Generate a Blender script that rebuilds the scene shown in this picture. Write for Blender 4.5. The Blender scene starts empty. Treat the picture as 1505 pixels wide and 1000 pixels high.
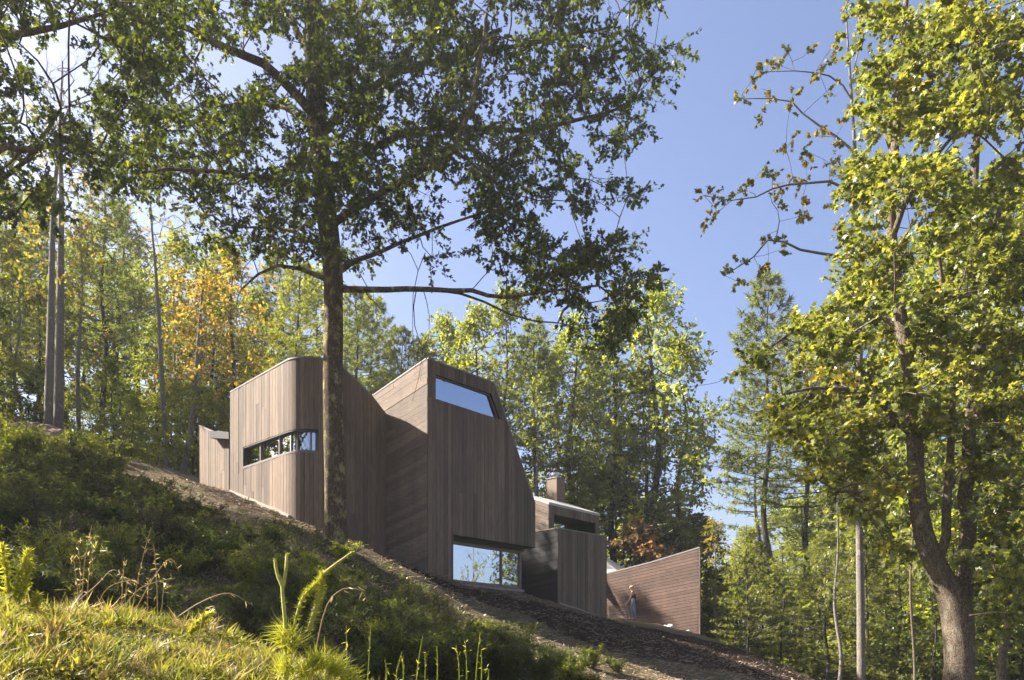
import bpy, math, random
import numpy as np
from mathutils import Vector, noise as mnoise, Matrix

R = math.radians
SC = bpy.context.scene
COL = SC.collection
EYE = 1.6                     # camera height above the spot it stands on
FPX = 1505 * 28.0 / 36.0      # focal length in photo pixels
CX, HY = 752.5, 975.0         # principal column and horizon row of the photograph

# ------------------------------------------------------------------ camera
cam_d = bpy.data.cameras.new('camera')
cam = bpy.data.objects.new('camera', cam_d)
COL.objects.link(cam)
cam.location = (0, 0, EYE)
cam.rotation_euler = (R(90), 0, 0)
cam_d.sensor_width = 36.0
cam_d.lens = 28.0
cam_d.shift_y = (HY - 500.0) / 1505.0
cam_d.clip_end = 3000
SC.camera = cam

# ------------------------------------------------------------------ sky, sun, exposure
SUN_EL = R(38.5)
SUN_AZ = math.atan2(-0.974, 0.225)          # measured from +Y towards +X
sdir = Vector((math.sin(SUN_AZ) * math.cos(SUN_EL), math.cos(SUN_AZ) * math.cos(SUN_EL), math.sin(SUN_EL)))
world = bpy.data.worlds.new('World')
SC.world = world
world.use_nodes = True
wn = world.node_tree
bg = wn.nodes['Background']
sky = wn.nodes.new('ShaderNodeTexSky')
sky.sky_type = 'NISHITA'
sky.sun_disc = False
sky.sun_elevation = SUN_EL
sky.sun_rotation = SUN_AZ
sky.altitude = 600
sky.air_density = 1.0
sky.dust_density = 6.0
sky.ozone_density = 3.0
tint = wn.nodes.new('ShaderNodeMix'); tint.data_type = 'RGBA'; tint.blend_type = 'MULTIPLY'
tint.inputs[0].default_value = 1.0
tint.inputs[7].default_value = (0.97, 0.93, 1.0, 1)       # camera white balance, the same over the whole sky
wn.links.new(sky.outputs[0], tint.inputs[6])
wn.links.new(tint.outputs[2], bg.inputs[0])
bg.inputs[1].default_value = 0.062
sun_d = bpy.data.lights.new('sun', 'SUN')
sun_d.energy = 5.0
sun_d.angle = R(0.55)
sun_d.color = (1.0, 0.92, 0.80)
sun = bpy.data.objects.new('sun', sun_d)
COL.objects.link(sun)
sun.rotation_euler = sdir.to_track_quat('Z', 'Y').to_euler()
SC.view_settings.view_transform = 'Standard'
SC.view_settings.look = 'None'
SC.view_settings.gamma = 1.0
SC.view_settings.exposure = 2.15
SC.render.engine = 'CYCLES'
SC.cycles.max_bounces = 8
SC.cycles.transparent_max_bounces = 8
SC.cycles.use_denoising = True

# ------------------------------------------------------------------ helpers
def P(px, py, Y):
    return np.array([(px - CX) / FPX * Y, Y, EYE + (HY - py) / FPX * Y])

ORG = {}
def reg(o, loc):
    ORG[o.name] = np.array(loc, float)

def tag(o, label=None, cat=None, group=None, kind=None):
    if label: o['label'] = label
    if cat: o['category'] = cat
    if group: o['group'] = group
    if kind: o['kind'] = kind
    return o

def empty(name, loc=(0, 0, 0), rz=0.0):
    o = bpy.data.objects.new(name, None)
    COL.objects.link(o)
    o.location = tuple(loc)
    o.rotation_euler = (0, 0, rz)
    o.empty_display_size = 0.2
    reg(o, loc)
    return o

def obj_from(name, me, mat=None, parent=None, loc=None):
    o = bpy.data.objects.new(name, me)
    COL.objects.link(o)
    if mat is not None and not me.materials:
        me.materials.append(mat)
    if parent is not None:
        o.parent = parent
        reg(o, ORG[parent.name])
    else:
        reg(o, loc if loc is not None else (0, 0, 0))
        if loc is not None: o.location = tuple(loc)
    return o

def mk(name, verts, faces, mat, parent=None, smooth=False, world=True, loc=None):
    """mesh object; verts are world coordinates unless world=False"""
    v = np.asarray(verts, float).reshape(-1, 3)
    if world:
        if parent is not None: v = v - ORG[parent.name]
        elif loc is not None: v = v - np.asarray(loc, float)
    me = bpy.data.meshes.new(name)
    me.from_pydata(v.tolist(), [], faces)
    me.update()
    if smooth: me.polygons.foreach_set('use_smooth', [True] * len(me.polygons))
    return obj_from(name, me, mat, parent, loc)

def polys_mesh(name, V, k, tone=None, smooth=False):
    """N separate k-gons, V is (N,k,3)"""
    N = V.shape[0]
    me = bpy.data.meshes.new(name)
    me.vertices.add(N * k); me.vertices.foreach_set('co', V.reshape(-1).astype(np.float32))
    me.loops.add(N * k); me.loops.foreach_set('vertex_index', np.arange(N * k, dtype=np.int32))
    me.polygons.add(N); me.polygons.foreach_set('loop_start', np.arange(0, N * k, k, dtype=np.int32))
    try: me.polygons.foreach_set('loop_total', np.full(N, k, dtype=np.int32))
    except Exception: pass
    me.update(calc_edges=True)
    if tone is not None:
        a = me.attributes.new('tone', 'FLOAT', 'FACE')
        a.data.foreach_set('value', np.asarray(tone, np.float32))
    return me

def arrays_mesh(name, V, F, smooth=True):
    """V (n,3), F (m,4) quads"""
    me = bpy.data.meshes.new(name)
    n, m = len(V), len(F)
    me.vertices.add(n); me.vertices.foreach_set('co', np.asarray(V, np.float32).reshape(-1))
    me.loops.add(m * 4); me.loops.foreach_set('vertex_index', np.asarray(F, np.int32).reshape(-1))
    me.polygons.add(m); me.polygons.foreach_set('loop_start', np.arange(0, m * 4, 4, dtype=np.int32))
    try: me.polygons.foreach_set('loop_total', np.full(m, 4, dtype=np.int32))
    except Exception: pass
    me.update(calc_edges=True)
    if smooth: me.polygons.foreach_set('use_smooth', np.ones(m, bool))
    return me

def unit(a):
    a = np.asarray(a, float)
    n = np.linalg.norm(a, axis=-1, keepdims=True)
    return a / np.maximum(n, 1e-9)

def pl(xs, ys):
    return lambda t: float(np.interp(t, xs, ys))

# ------------------------------------------------------------------ materials
def new_mat(name):
    m = bpy.data.materials.new(name); m.use_nodes = True
    nt = m.node_tree; nt.nodes.clear()
    out = nt.nodes.new('ShaderNodeOutputMaterial')
    return m, nt, out

def nd(nt, t, **kw):
    n = nt.nodes.new(t)
    for k, v in kw.items(): setattr(n, k, v)
    return n

def ramp(nt, fac, stops, interp='LINEAR'):
    r = nd(nt, 'ShaderNodeValToRGB')
    r.color_ramp.interpolation = interp
    el = r.color_ramp.elements
    while len(el) < len(stops): el.new(0.5)
    for e, (p, c) in zip(el, stops):
        e.position = p; e.color = (*c, 1) if len(c) == 3 else c
    if fac is not None: nt.links.new(fac, r.inputs[0])
    return r

def noise_n(nt, vec, scale, detail=4, rough=0.55, vscale=None, vloc=None):
    if vscale is not None:
        mp = nd(nt, 'ShaderNodeMapping')
        mp.inputs['Scale'].default_value = vscale
        nt.links.new(vec, mp.inputs[0]); vec = mp.outputs[0]
    n = nd(nt, 'ShaderNodeTexNoise')
    n.inputs['Scale'].default_value = scale
    n.inputs['Detail'].default_value = detail
    n.inputs['Roughness'].default_value = rough
    nt.links.new(vec, n.inputs['Vector'])
    return n

def mixc(nt, fac, a, b, mode='MIX'):
    m = nd(nt, 'ShaderNodeMix', data_type='RGBA', blend_type=mode)
    for i, v in ((0, fac), (6, a), (7, b)):
        if hasattr(v, 'links') or hasattr(v, 'is_linked'): nt.links.new(v, m.inputs[i])
        elif isinstance(v, (int, float)): m.inputs[i].default_value = v
        else: m.inputs[i].default_value = (*v, 1)
    return m.outputs[2]

def mathn(nt, op, a, b=None, clamp=False):
    m = nd(nt, 'ShaderNodeMath', operation=op, use_clamp=clamp)
    for i, v in ((0, a), (1, b)):
        if v is None: continue
        if isinstance(v, (int, float)): m.inputs[i].default_value = v
        else: nt.links.new(v, m.inputs[i])
    return m.outputs[0]

def principled(nt, out, col, rough=0.8, spec=0.3, bump=None, bstr=0.4, bdist=0.02, metallic=0.0):
    p = nd(nt, 'ShaderNodeBsdfPrincipled')
    if isinstance(col, tuple): p.inputs['Base Color'].default_value = (*col, 1)
    else: nt.links.new(col, p.inputs['Base Color'])
    if isinstance(rough, (int, float)): p.inputs['Roughness'].default_value = rough
    else: nt.links.new(rough, p.inputs['Roughness'])
    p.inputs['Specular IOR Level'].default_value = spec
    p.inputs['Metallic'].default_value = metallic
    if bump is not None:
        b = nd(nt, 'ShaderNodeBump')
        b.inputs['Strength'].default_value = bstr
        b.inputs['Distance'].default_value = bdist
        nt.links.new(bump, b.inputs['Height'])
        nt.links.new(b.outputs[0], p.inputs['Normal'])
    nt.links.new(p.outputs[0], out.inputs[0])
    return p

def wood_mat(name, base, horizontal=False, var=0.34):
    m, nt, out = new_mat(name)
    tc = nd(nt, 'ShaderNodeTexCoord'); oi = nd(nt, 'ShaderNodeObjectInfo')
    add = nd(nt, 'ShaderNodeVectorMath', operation='ADD')
    sc = nd(nt, 'ShaderNodeVectorMath', operation='SCALE')
    nt.links.new(oi.outputs['Random'], sc.inputs['Scale']); sc.inputs[0].default_value = (37, 53, 19)
    nt.links.new(tc.outputs['Object'], add.inputs[0]); nt.links.new(sc.outputs[0], add.inputs[1])
    vs = (2.2, 2.2, 42) if horizontal else (42, 42, 1.6)
    g = noise_n(nt, add.outputs[0], 1.0, 5, 0.6, vs)
    fine = noise_n(nt, add.outputs[0], 3.0, 3, 0.7, vs)
    blot = noise_n(nt, tc.outputs['Object'], 0.8, 6, 0.65, (1.6, 1.6, 0.35))
    b = np.array(base)
    c1 = ramp(nt, g.outputs[0], [(0.28, tuple(b * 0.66)), (0.52, tuple(b)), (0.75, tuple(b * np.array([1.28, 1.25, 1.22])))])
    c2 = mixc(nt, 0.35, c1.outputs[0], ramp(nt, fine.outputs[0], [(0.35, (0.45, 0.45, 0.45)), (0.65, (1.3, 1.3, 1.3))]).outputs[0], 'MULTIPLY')
    rv = ramp(nt, oi.outputs['Random'], [(0.0, (1 - var, 1 - var, 1 - var * .9)), (0.45, (1, 0.99, 0.98)), (0.8, (1 + var * .5, 1 + var * .42, 1 + var * .34)), (1.0, (1 + var, 1 + var * .85, 1 + var * .7))])
    c3 = mixc(nt, 1.0, c2, rv.outputs[0], 'MULTIPLY')
    bl = ramp(nt, blot.outputs[0], [(0.3, (0.66, 0.68, 0.71)), (0.7, (1.16, 1.12, 1.08))])
    c4 = mixc(nt, 0.8, c3, bl.outputs[0], 'MULTIPLY')
    principled(nt, out, c4, 0.78, 0.25, g.outputs[0], 0.35, 0.012)
    return m

def plain_mat(name, col, rough=0.7, spec=0.3, var=0.25, scale=6.0, metallic=0.0, bstr=0.2):
    m, nt, out = new_mat(name)
    tc = nd(nt, 'ShaderNodeTexCoord')
    n = noise_n(nt, tc.outputs['Object'], scale, 5, 0.6)
    b = np.array(col)
    c = ramp(nt, n.outputs[0], [(0.3, tuple(b * (1 - var))), (0.7, tuple(b * (1 + var)))])
    principled(nt, out, c.outputs[0], rough, spec, n.outputs[0], bstr, 0.01, metallic)
    return m

def leaf_mat(name, stops, transl=0.45, gloss=0.05, objvar=0.18, tsat=(1.15, 1.1, 0.55)):
    """stops: colours along the per-leaf tone"""
    m, nt, out = new_mat(name)
    at = nd(nt, 'ShaderNodeAttribute'); at.attribute_name = 'tone'
    oi = nd(nt, 'ShaderNodeObjectInfo')
    c = ramp(nt, at.outputs['Fac'], stops)
    ov = ramp(nt, oi.outputs['Random'], [(0, (1 - objvar,) * 3), (1, (1 + objvar, 1 + objvar, 1 + objvar * .5))])
    col = mixc(nt, 1.0, c.outputs[0], ov.outputs[0], 'MULTIPLY')
    d = nd(nt, 'ShaderNodeBsdfDiffuse'); nt.links.new(col, d.inputs[0])
    t = nd(nt, 'ShaderNodeBsdfTranslucent')
    tcol = mixc(nt, 1.0, col, tsat, 'MULTIPLY'); nt.links.new(tcol, t.inputs[0])
    mx = nd(nt, 'ShaderNodeMixShader'); mx.inputs[0].default_value = transl
    nt.links.new(d.outputs[0], mx.inputs[1]); nt.links.new(t.outputs[0], mx.inputs[2])
    g = nd(nt, 'ShaderNodeBsdfGlossy'); g.inputs['Roughness'].default_value = 0.42
    g.inputs[0].default_value = (0.9, 0.95, 1, 1)
    mx2 = nd(nt, 'ShaderNodeMixShader'); mx2.inputs[0].default_value = gloss
    nt.links.new(mx.outputs[0], mx2.inputs[1]); nt.links.new(g.outputs[0], mx2.inputs[2])
    nt.links.new(mx2.outputs[0], out.inputs[0])
    return m

def bark_mat(name, dark, light, lichen_dapple=None, lich_dapple_amt=0.5, sc=1.0):
    m, nt, out = new_mat(name)
    tc = nd(nt, 'ShaderNodeTexCoord')
    vor = nd(nt, 'ShaderNodeTexVoronoi', feature='F1')
    mp = nd(nt, 'ShaderNodeMapping'); mp.inputs['Scale'].default_value = (16 * sc, 16 * sc, 4.5 * sc)
    nz = noise_n(nt, tc.outputs['Object'], 5 * sc, 5, 0.7)
    mixv = nd(nt, 'ShaderNodeMix', data_type='RGBA'); mixv.inputs[0].default_value = 0.08
    nt.links.new(tc.outputs['Object'], mixv.inputs[6]); nt.links.new(nz.outputs[1], mixv.inputs[7])
    nt.links.new(mixv.outputs[2], mp.inputs[0]); nt.links.new(mp.outputs[0], vor.inputs['Vector'])
    st = noise_n(nt, tc.outputs['Object'], 1.0, 6, 0.7, (26 * sc, 26 * sc, 5 * sc))
    h = mathn(nt, 'ADD', mathn(nt, 'MULTIPLY', vor.outputs['Distance'], 0.6), mathn(nt, 'MULTIPLY', st.outputs[0], 0.8))
    c = ramp(nt, h, [(0.35, light), (0.62, tuple((np.array(dark) + np.array(light)) / 2)), (0.85, dark)])
    col = c.outputs[0]
    if lichen_dapple is not None:
        ln = noise_n(nt, tc.outputs['Object'], 3.2 * sc, 6, 0.7, (1, 1, 0.7))
        lf = ramp(nt, ln.outputs[0], [(0.62 - 0.2 * lich_dapple_amt, (0, 0, 0)), (0.70 - 0.14 * lich_dapple_amt, (1, 1, 1))])
        col = mixc(nt, mathn(nt, 'MULTIPLY', lf.outputs[0], 0.85), col, lichen_dapple)
    inv = mathn(nt, 'SUBTRACT', 1.0, h)
    principled(nt, out, col, 0.92, 0.15, inv, 0.9, 0.04)
    return m

M = {}
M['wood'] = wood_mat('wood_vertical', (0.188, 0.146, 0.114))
M['wood_h'] = wood_mat('wood_sloping', (0.20, 0.156, 0.124), True, 0.2)
M['wood_red'] = wood_mat('wood_reddish', (0.122, 0.080, 0.063), True, 0.16)
M['wood_trim'] = wood_mat('wood_trim', (0.13, 0.105, 0.09))
M['backing'] = plain_mat('dark_membrane', (0.022, 0.02, 0.019), 0.9, 0.1)
M['inside'] = plain_mat('room_shade_black', (0.03, 0.03, 0.03), 0.9, 0.1)  # near-black solid core imitates the darkness of an unlit room
M['shaded_boards'] = wood_mat('shade_darkened_boards', (0.035, 0.034, 0.035), True, 0.2)  # near-black boards: deep shade of these faces is put into the colour
M['coping'] = plain_mat('coping_metal', (0.2, 0.185, 0.165), 0.5, 0.4, 0.15)
M['frame'] = plain_mat('window_frame', (0.16, 0.145, 0.13), 0.5, 0.4, 0.1)
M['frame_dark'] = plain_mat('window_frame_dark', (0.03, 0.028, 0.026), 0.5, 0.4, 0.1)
M['roof_metal'] = plain_mat('roof_metal', (0.42, 0.40, 0.37), 0.4, 0.5, 0.1, 2.0)
M['steel'] = plain_mat('steel', (0.55, 0.55, 0.55), 0.3, 0.5, 0.08, 4.0, 0.9)
M['concrete'] = plain_mat('concrete', (0.30, 0.275, 0.24), 0.9, 0.2, 0.2)
M['pale_wood'] = plain_mat('pale_wood', (0.42, 0.33, 0.23), 0.8, 0.2, 0.25, 14)
M['white_stone'] = plain_mat('white_stone', (0.6, 0.57, 0.52), 0.9, 0.2, 0.15)

def glass_mat(name, refl=0.6, tint=(0.9, 0.95, 1.0)):
    m, nt, out = new_mat(name)
    g = nd(nt, 'ShaderNodeBsdfGlossy'); g.inputs['Roughness'].default_value = 0.012
    g.inputs[0].default_value = (*tint, 1)
    t = nd(nt, 'ShaderNodeBsdfTransparent'); t.inputs[0].default_value = (0.5, 0.53, 0.52, 1)
    tc = nd(nt, 'ShaderNodeTexCoord')
    nz = noise_n(nt, tc.outputs['Object'], 0.9, 2, 0.5)
    b = nd(nt, 'ShaderNodeBump'); b.inputs['Strength'].default_value = 0.05; b.inputs['Distance'].default_value = 0.02
    nt.links.new(nz.outputs[0], b.inputs['Height']); nt.links.new(b.outputs[0], g.inputs['Normal'])
    mx = nd(nt, 'ShaderNodeMixShader'); mx.inputs[0].default_value = refl
    nt.links.new(t.outputs[0], mx.inputs[1]); nt.links.new(g.outputs[0], mx.inputs[2])
    nt.links.new(mx.outputs[0], out.inputs[0])
    return m
M['glass'] = glass_mat('window_glass', 0.62, (0.85, 0.9, 0.95))
M['glass_dark'] = glass_mat('clerestory_glass', 0.42, (0.8, 0.87, 1.0))
M['glass_soft'] = glass_mat('ribbon_glass', 0.5)

M['oak_leaf'] = leaf_mat('oak_leaf', [(0.0, (0.036, 0.053, 0.016)), (0.55, (0.064, 0.088, 0.022)), (0.86, (0.115, 0.14, 0.028)), (1.0, (0.28, 0.27, 0.04))], 0.45, 0.02, 0.05, (1.9, 1.75, 0.5))
M['maple_leaf'] = leaf_mat('maple_leaf', [(0.0, (0.1003, 0.1298, 0.0401)), (0.45, (0.1711, 0.1982, 0.0566)), (0.8, (0.2950, 0.2950, 0.0708)), (1.0, (0.4956, 0.4012, 0.0944))], 0.5, 0.03, 0.05, (1.7, 1.55, 0.55))
M['yellow_leaf'] = leaf_mat('yellowing_leaf', [(0.0, (0.16, 0.18, 0.035)), (0.45, (0.29, 0.26, 0.04)), (0.8, (0.40, 0.27, 0.045)), (1.0, (0.38, 0.17, 0.05))], 0.5, 0.02, 0.1, (1.3, 1.2, 0.5))
M['orange_leaf'] = leaf_mat('orange_leaf', [(0.0, (0.19, 0.20, 0.04)), (0.4, (0.36, 0.31, 0.05)), (0.75, (0.46, 0.31, 0.05)), (1.0, (0.46, 0.20, 0.05))], 0.5, 0.02, 0.1, (1.3, 1.1, 0.5))
M['pink_leaf'] = leaf_mat('russet_leaf', [(0.0, (0.20, 0.16, 0.07)), (0.5, (0.38, 0.23, 0.13)), (1.0, (0.48, 0.26, 0.16))], 0.45, 0.02, 0.1)
M['green_leaf'] = leaf_mat('green_leaf', [(0.0, (0.1037, 0.1318, 0.0317)), (0.5, (0.1708, 0.2013, 0.0415)), (0.9, (0.2562, 0.2684, 0.0549)), (1.0, (0.3904, 0.3172, 0.0732))], 0.52, 0.02, 0.25, (2.0, 1.85, 0.55))
M['dark_leaf'] = leaf_mat('dark_leaf', [(0.0, (0.0517, 0.0759, 0.0253)), (0.5, (0.0920, 0.1207, 0.0345)), (1.0, (0.1610, 0.1840, 0.0517))], 0.5, 0.02, 0.2, (1.9, 1.8, 0.5))
M['pine_needle'] = leaf_mat('pine_needle', [(0.0, (0.0780, 0.1104, 0.0408)), (0.5, (0.1440, 0.1740, 0.0576)), (1.0, (0.2520, 0.2580, 0.0900))], 0.48, 0.02, 0.2, (1.8, 1.7, 0.65))
M['pine_light'] = leaf_mat('pine_needle_light', [(0.0, (0.1265, 0.1610, 0.0460)), (0.5, (0.2185, 0.2415, 0.0633)), (1.0, (0.3450, 0.3335, 0.0920))], 0.5, 0.02, 0.15, (1.7, 1.6, 0.55))
M['shrub_leaf'] = leaf_mat('shrub_leaf', [(0.0, (0.07, 0.085, 0.024)), (0.5, (0.13, 0.15, 0.040)), (1.0, (0.24, 0.23, 0.075))], 0.4, 0.015, 0.3)
M['grass'] = leaf_mat('grass_blade', [(0.0, (0.14, 0.17, 0.03)), (0.4, (0.29, 0.29, 0.055)), (0.7, (0.38, 0.32, 0.12)), (1.0, (0.24, 0.15, 0.075))], 0.4, 0.02, 0.1)
M['straw'] = leaf_mat('dry_straw', [(0.0, (0.40, 0.31, 0.17)), (1.0, (0.62, 0.50, 0.32))], 0.3, 0.02, 0.15)
M['litter'] = leaf_mat('leaf_litter', [(0.0, (0.12, 0.078, 0.05)), (0.5, (0.26, 0.18, 0.115)), (0.85, (0.44, 0.33, 0.22)), (1.0, (0.36, 0.14, 0.06))], 0.15, 0.02, 0.05)
M['weed'] = leaf_mat('weed_leaf', [(0.0, (0.1035, 0.1323, 0.0345)), (0.6, (0.2070, 0.2300, 0.0517)), (1.0, (0.3680, 0.3220, 0.0920))], 0.5, 0.02, 0.2, (1.7, 1.6, 0.5))
M['golden'] = leaf_mat('golden_green', [(0.0, (0.26, 0.30, 0.035)), (0.6, (0.42, 0.42, 0.05)), (1.0, (0.55, 0.5, 0.10))], 0.45, 0.02, 0.1, (1.2, 1.15, .6))
M['bark_oak'] = bark_mat('oak_bark', (0.034, 0.025, 0.018), (0.28, 0.20, 0.12), (0.37, 0.32, 0.13), 0.55)  # pale patches are lichen and moss, strengthened to imitate sun dapple
M['bark_maple'] = bark_mat('maple_bark', (0.08, 0.062, 0.045), (0.38, 0.305, 0.215), (0.30, 0.29, 0.21), 0.25)
M['bark_pale'] = bark_mat('pale_bark', (0.15, 0.13, 0.11), (0.42, 0.375, 0.32), (0.40, 0.39, 0.34), 0.2, 1.3)
M['bark_dark'] = bark_mat('dark_bark', (0.030, 0.026, 0.023), (0.115, 0.098, 0.083), None, 0.3)
M['stem'] = plain_mat('green_stem', (0.36, 0.35, 0.08), 0.7, 0.3, 0.3, 20)
M['twig'] = plain_mat('brown_twig', (0.10, 0.075, 0.055), 0.9, 0.2, 0.3, 20)

# ground material
def ground_mat():
    m, nt, out = new_mat('hillside_soil')
    tc = nd(nt, 'ShaderNodeTexCoord')
    at = nd(nt, 'ShaderNodeAttribute'); at.attribute_name = 'mulch_shade'
    n1 = noise_n(nt, tc.outputs['Object'], 0.9, 6, 0.65)
    n2 = noise_n(nt, tc.outputs['Object'], 9, 6, 0.75)
    n3 = noise_n(nt, tc.outputs['Object'], 40, 4, 0.75)
    straw = ramp(nt, n2.outputs[0], [(0.25, (0.055, 0.040, 0.028)), (0.5, (0.14, 0.105, 0.07)), (0.75, (0.26, 0.20, 0.135))])
    moss = ramp(nt, n2.outputs[0], [(0.3, (0.04, 0.045, 0.018)), (0.7, (0.12, 0.12, 0.045))])
    c = mixc(nt, ramp(nt, n1.outputs[0], [(0.4, (0, 0, 0)), (0.62, (0.8, 0.8, 0.8))]).outputs[0], straw.outputs[0], moss.outputs[0])
    mul = ramp(nt, n2.outputs[0], [(0.3, (0.014, 0.009, 0.007)), (0.6, (0.034, 0.022, 0.016)), (0.8, (0.07, 0.048, 0.035))])  # mulch browns, darkened to stand in for the shade there
    wob = mathn(nt, 'ADD', at.outputs['Fac'], mathn(nt, 'MULTIPLY', mathn(nt, 'SUBTRACT', n1.outputs[0], 0.5), 1.4))
    f = ramp(nt, wob, [(0.4, (0, 0, 0)), (0.6, (1, 1, 1))])
    c = mixc(nt, f.outputs[0], c, mul.outputs[0])
    c = mixc(nt, 0.6, c, ramp(nt, n3.outputs[0], [(0.3, (0.5, 0.5, 0.5)), (0.7, (1.35, 1.35, 1.35))]).outputs[0], 'MULTIPLY')
    h = mathn(nt, 'ADD', n2.outputs[0], mathn(nt, 'MULTIPLY', n3.outputs[0], 0.5))
    principled(nt, out, c, 0.95, 0.1, h, 0.8, 0.06)
    return m
M['ground'] = ground_mat()

# ------------------------------------------------------------------ terrain
CTRL = [P(*a) for a in [
    (293, 712, 35.1), (341, 724, 32.6), (430, 763, 29.5), (479, 781, 29.6), (567, 821, 31.7), (626, 840, 30), (665, 855, 31),
    (757, 874, 33.6), (819, 887, 36.0), (890, 912, 38.7), (1028, 935, 41.7), (893, 908, 45.8), (495, 802, 26), (600, 882, 24), (700, 908, 27),
    (800, 940, 27), (930, 962, 29), (1100, 957, 37), (1190, 1004, 34), (700, 1012, 17), (900, 1025, 20), (500, 960, 15),
    (300, 880, 16), (100, 860, 15), (300, 802, 22), (100, 772, 22), (0, 702, 27), (100, 680, 31), (250, 693, 36), (30, 645, 40),
    (0, 892, 7.5), (120, 908, 7.5), (250, 926, 7.5), (400, 966, 7.5), (520, 1008, 7.5), (0, 1010, 4.5), (200, 1020, 5.2), (1060, 946, 38)]]
for x, y, z in [(-14, 42, 9.0), (-4, 46, 5.2), (0, 45, 3.4), (6, 50, 2.0), (16, 44, -2.2), (13, 52, -1.2), (22, 30, -3), (-5.5, 10.5, 0.0), (-3, 10, -0.6),
                (-1, 4.5, -0.9), (-7.5, 7.5, 0.9), (-8, 4, 0.3), (0, 0, -1.6), (3, 5, -1.9), (4, 10, -1.9), (8, 16, -2.1), (10, 24, -1.5), (15, 18, -2.6),
                (-6, 0, -0.9), (-15, 10, 2.6), (-15, 15, 3.4), (-25, 20, 6.6), (-30, 35, 12), (-35, 50, 14), (-20, 60, 11), (0, 65, 3.4), (20, 60, -1.6),
                (35, 40, -4), (30, 20, -4), (30, 0, -4), (-25, 0, 4), (60, 60, -5), (0, 100, 3), (-40, 100, 13), (40, 100, -4)]:
    CTRL.append(np.array([x, y, z + EYE]))
CTRL = np.array(CTRL)

def _tps():
    n = len(CTRL); X = CTRL[:, :2]
    d = np.linalg.norm(X[:, None] - X[None], axis=2)
    K = np.where(d > 0, d * d * np.log(np.maximum(d, 1e-9)), 0) + np.eye(n) * 0.4
    A = np.zeros((n + 3, n + 3)); A[:n, :n] = K; A[:n, n] = 1; A[:n, n + 1:] = X; A[n, :n] = 1; A[n + 1:, :n] = X.T
    return np.linalg.solve(A, np.concatenate([CTRL[:, 2], np.zeros(3)]))
TW = _tps()

def gz(x, y):
    x = np.clip(np.atleast_1d(np.asarray(x, float)), -45, 62); y = np.clip(np.atleast_1d(np.asarray(y, float)), -8, 104)
    d = np.sqrt((x[:, None] - CTRL[None, :, 0]) ** 2 + (y[:, None] - CTRL[None, :, 1]) ** 2)
    U = np.where(d > 0, d * d * np.log(np.maximum(d, 1e-9)), 0)
    n = len(CTRL)
    z = U @ TW[:n] + TW[n] + TW[n + 1] * x + TW[n + 2] * y
    # small hummocks
    z = z + 0.05 * np.sin(x * 2.1 + 1.3 * np.sin(y * 1.1)) * np.cos(y * 1.7 + np.sin(x * 0.9)) + 0.03 * np.sin(x * 5.3 + y * 2.2) * np.sin(y * 4.7 - x * 1.9)
    return z
def g1(x, y): return float(gz(x, y)[0])

DR = np.array([math.sin(R(43)), math.cos(R(43))])       # along the right-hand faces
DL = np.array([-DR[1], DR[0]])                          # along the left-hand faces, away from the camera

def build_ground():
    def axis(a, b, s, far0, far1):
        c = list(np.arange(a, b + 1e-6, s))
        st, v = s, a
        lo = []
        while v > far0: st *= 1.25; v -= st; lo.append(v)
        st, v = s, c[-1]
        hi = []
        while v < far1: st *= 1.25; v += st; hi.append(v)
        return np.array(lo[::-1] + c + hi)
    xs = axis(-20, 18, 0.22, -900, 900); ys = axis(3, 44, 0.22, -120, 1500)
    X, Y = np.meshgrid(xs, ys)
    Z = gz(X.ravel(), Y.ravel())
    V = np.stack([X.ravel(), Y.ravel(), Z], 1)
    nx, ny = len(xs), len(ys)
    i = np.arange(nx * ny).reshape(ny, nx)
    F = np.stack([i[:-1, :-1].ravel(), i[:-1, 1:].ravel(), i[1:, 1:].ravel(), i[1:, :-1].ravel()], 1)
    me = arrays_mesh('ground', V, F)
    # fresh mulch along the house, its colour deepened in place of shade
    path = np.array([[-13.7, 34.0], [-9.5, 29.2], [-6.3, 28.6], [-2.5, 29.2], [0.8, 31.4], [3.5, 31.5], [7.0, 34.0], [12, 33]])
    wd = np.array([0.9, 0.9, 0.5, 0.5, 2.2, 3.8, 4.6, 4.6])
    best = np.full(len(V), -9.0)
    for k in range(len(path) - 1):
        a, b = path[k], path[k + 1]
        t = np.clip(((V[:, :2] - a) @ (b - a)) / ((b - a) @ (b - a)), 0, 1)
        d = np.linalg.norm(V[:, :2] - (a + t[:, None] * (b - a)), axis=1)
        w = wd[k] + (wd[k + 1] - wd[k]) * t
        best = np.maximum(best, 1.0 - d / w)
    at = me.attributes.new('mulch_shade', 'FLOAT', 'POINT')
    at.data.foreach_set('value', np.clip(best * 1.6 + 0.15, 0, 1).astype(np.float32))
    o = obj_from('ground', me, M['ground'])
    tag(o, kind='structure')
build_ground()

# ------------------------------------------------------------------ the house
HB = np.array([-3.18, 30.0, EYE + 3.3])
house = empty('house', HB)
tag(house, 'angular dark timber house stepping down the hillside below the trees', 'house')

def clip_poly(poly, n, c):
    """keep points with n.p <= c"""
    out = []
    m = len(poly)
    for i in range(m):
        a, b = np.array(poly[i]), np.array(poly[(i + 1) % m])
        da, db = a @ n - c, b @ n - c
        if da <= 0: out.append(a)
        if (da < 0 < db) or (db < 0 < da): out.append(a + (b - a) * (da / (da - db)))
    return out

def extrude(poly3, n3, th):
    """prism from polygon (k,3), pushed along n3"""
    p = np.array(poly3); k = len(p)
    v = np.concatenate([p, p + np.array(n3) * th])
    f = [list(range(k))[::-1], list(range(k, 2 * k))]
    for i in range(k):
        j = (i + 1) % k
        f.append([i, j, k + j, k + i])
    return v, f

RNG = np.random.default_rng(7)

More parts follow.
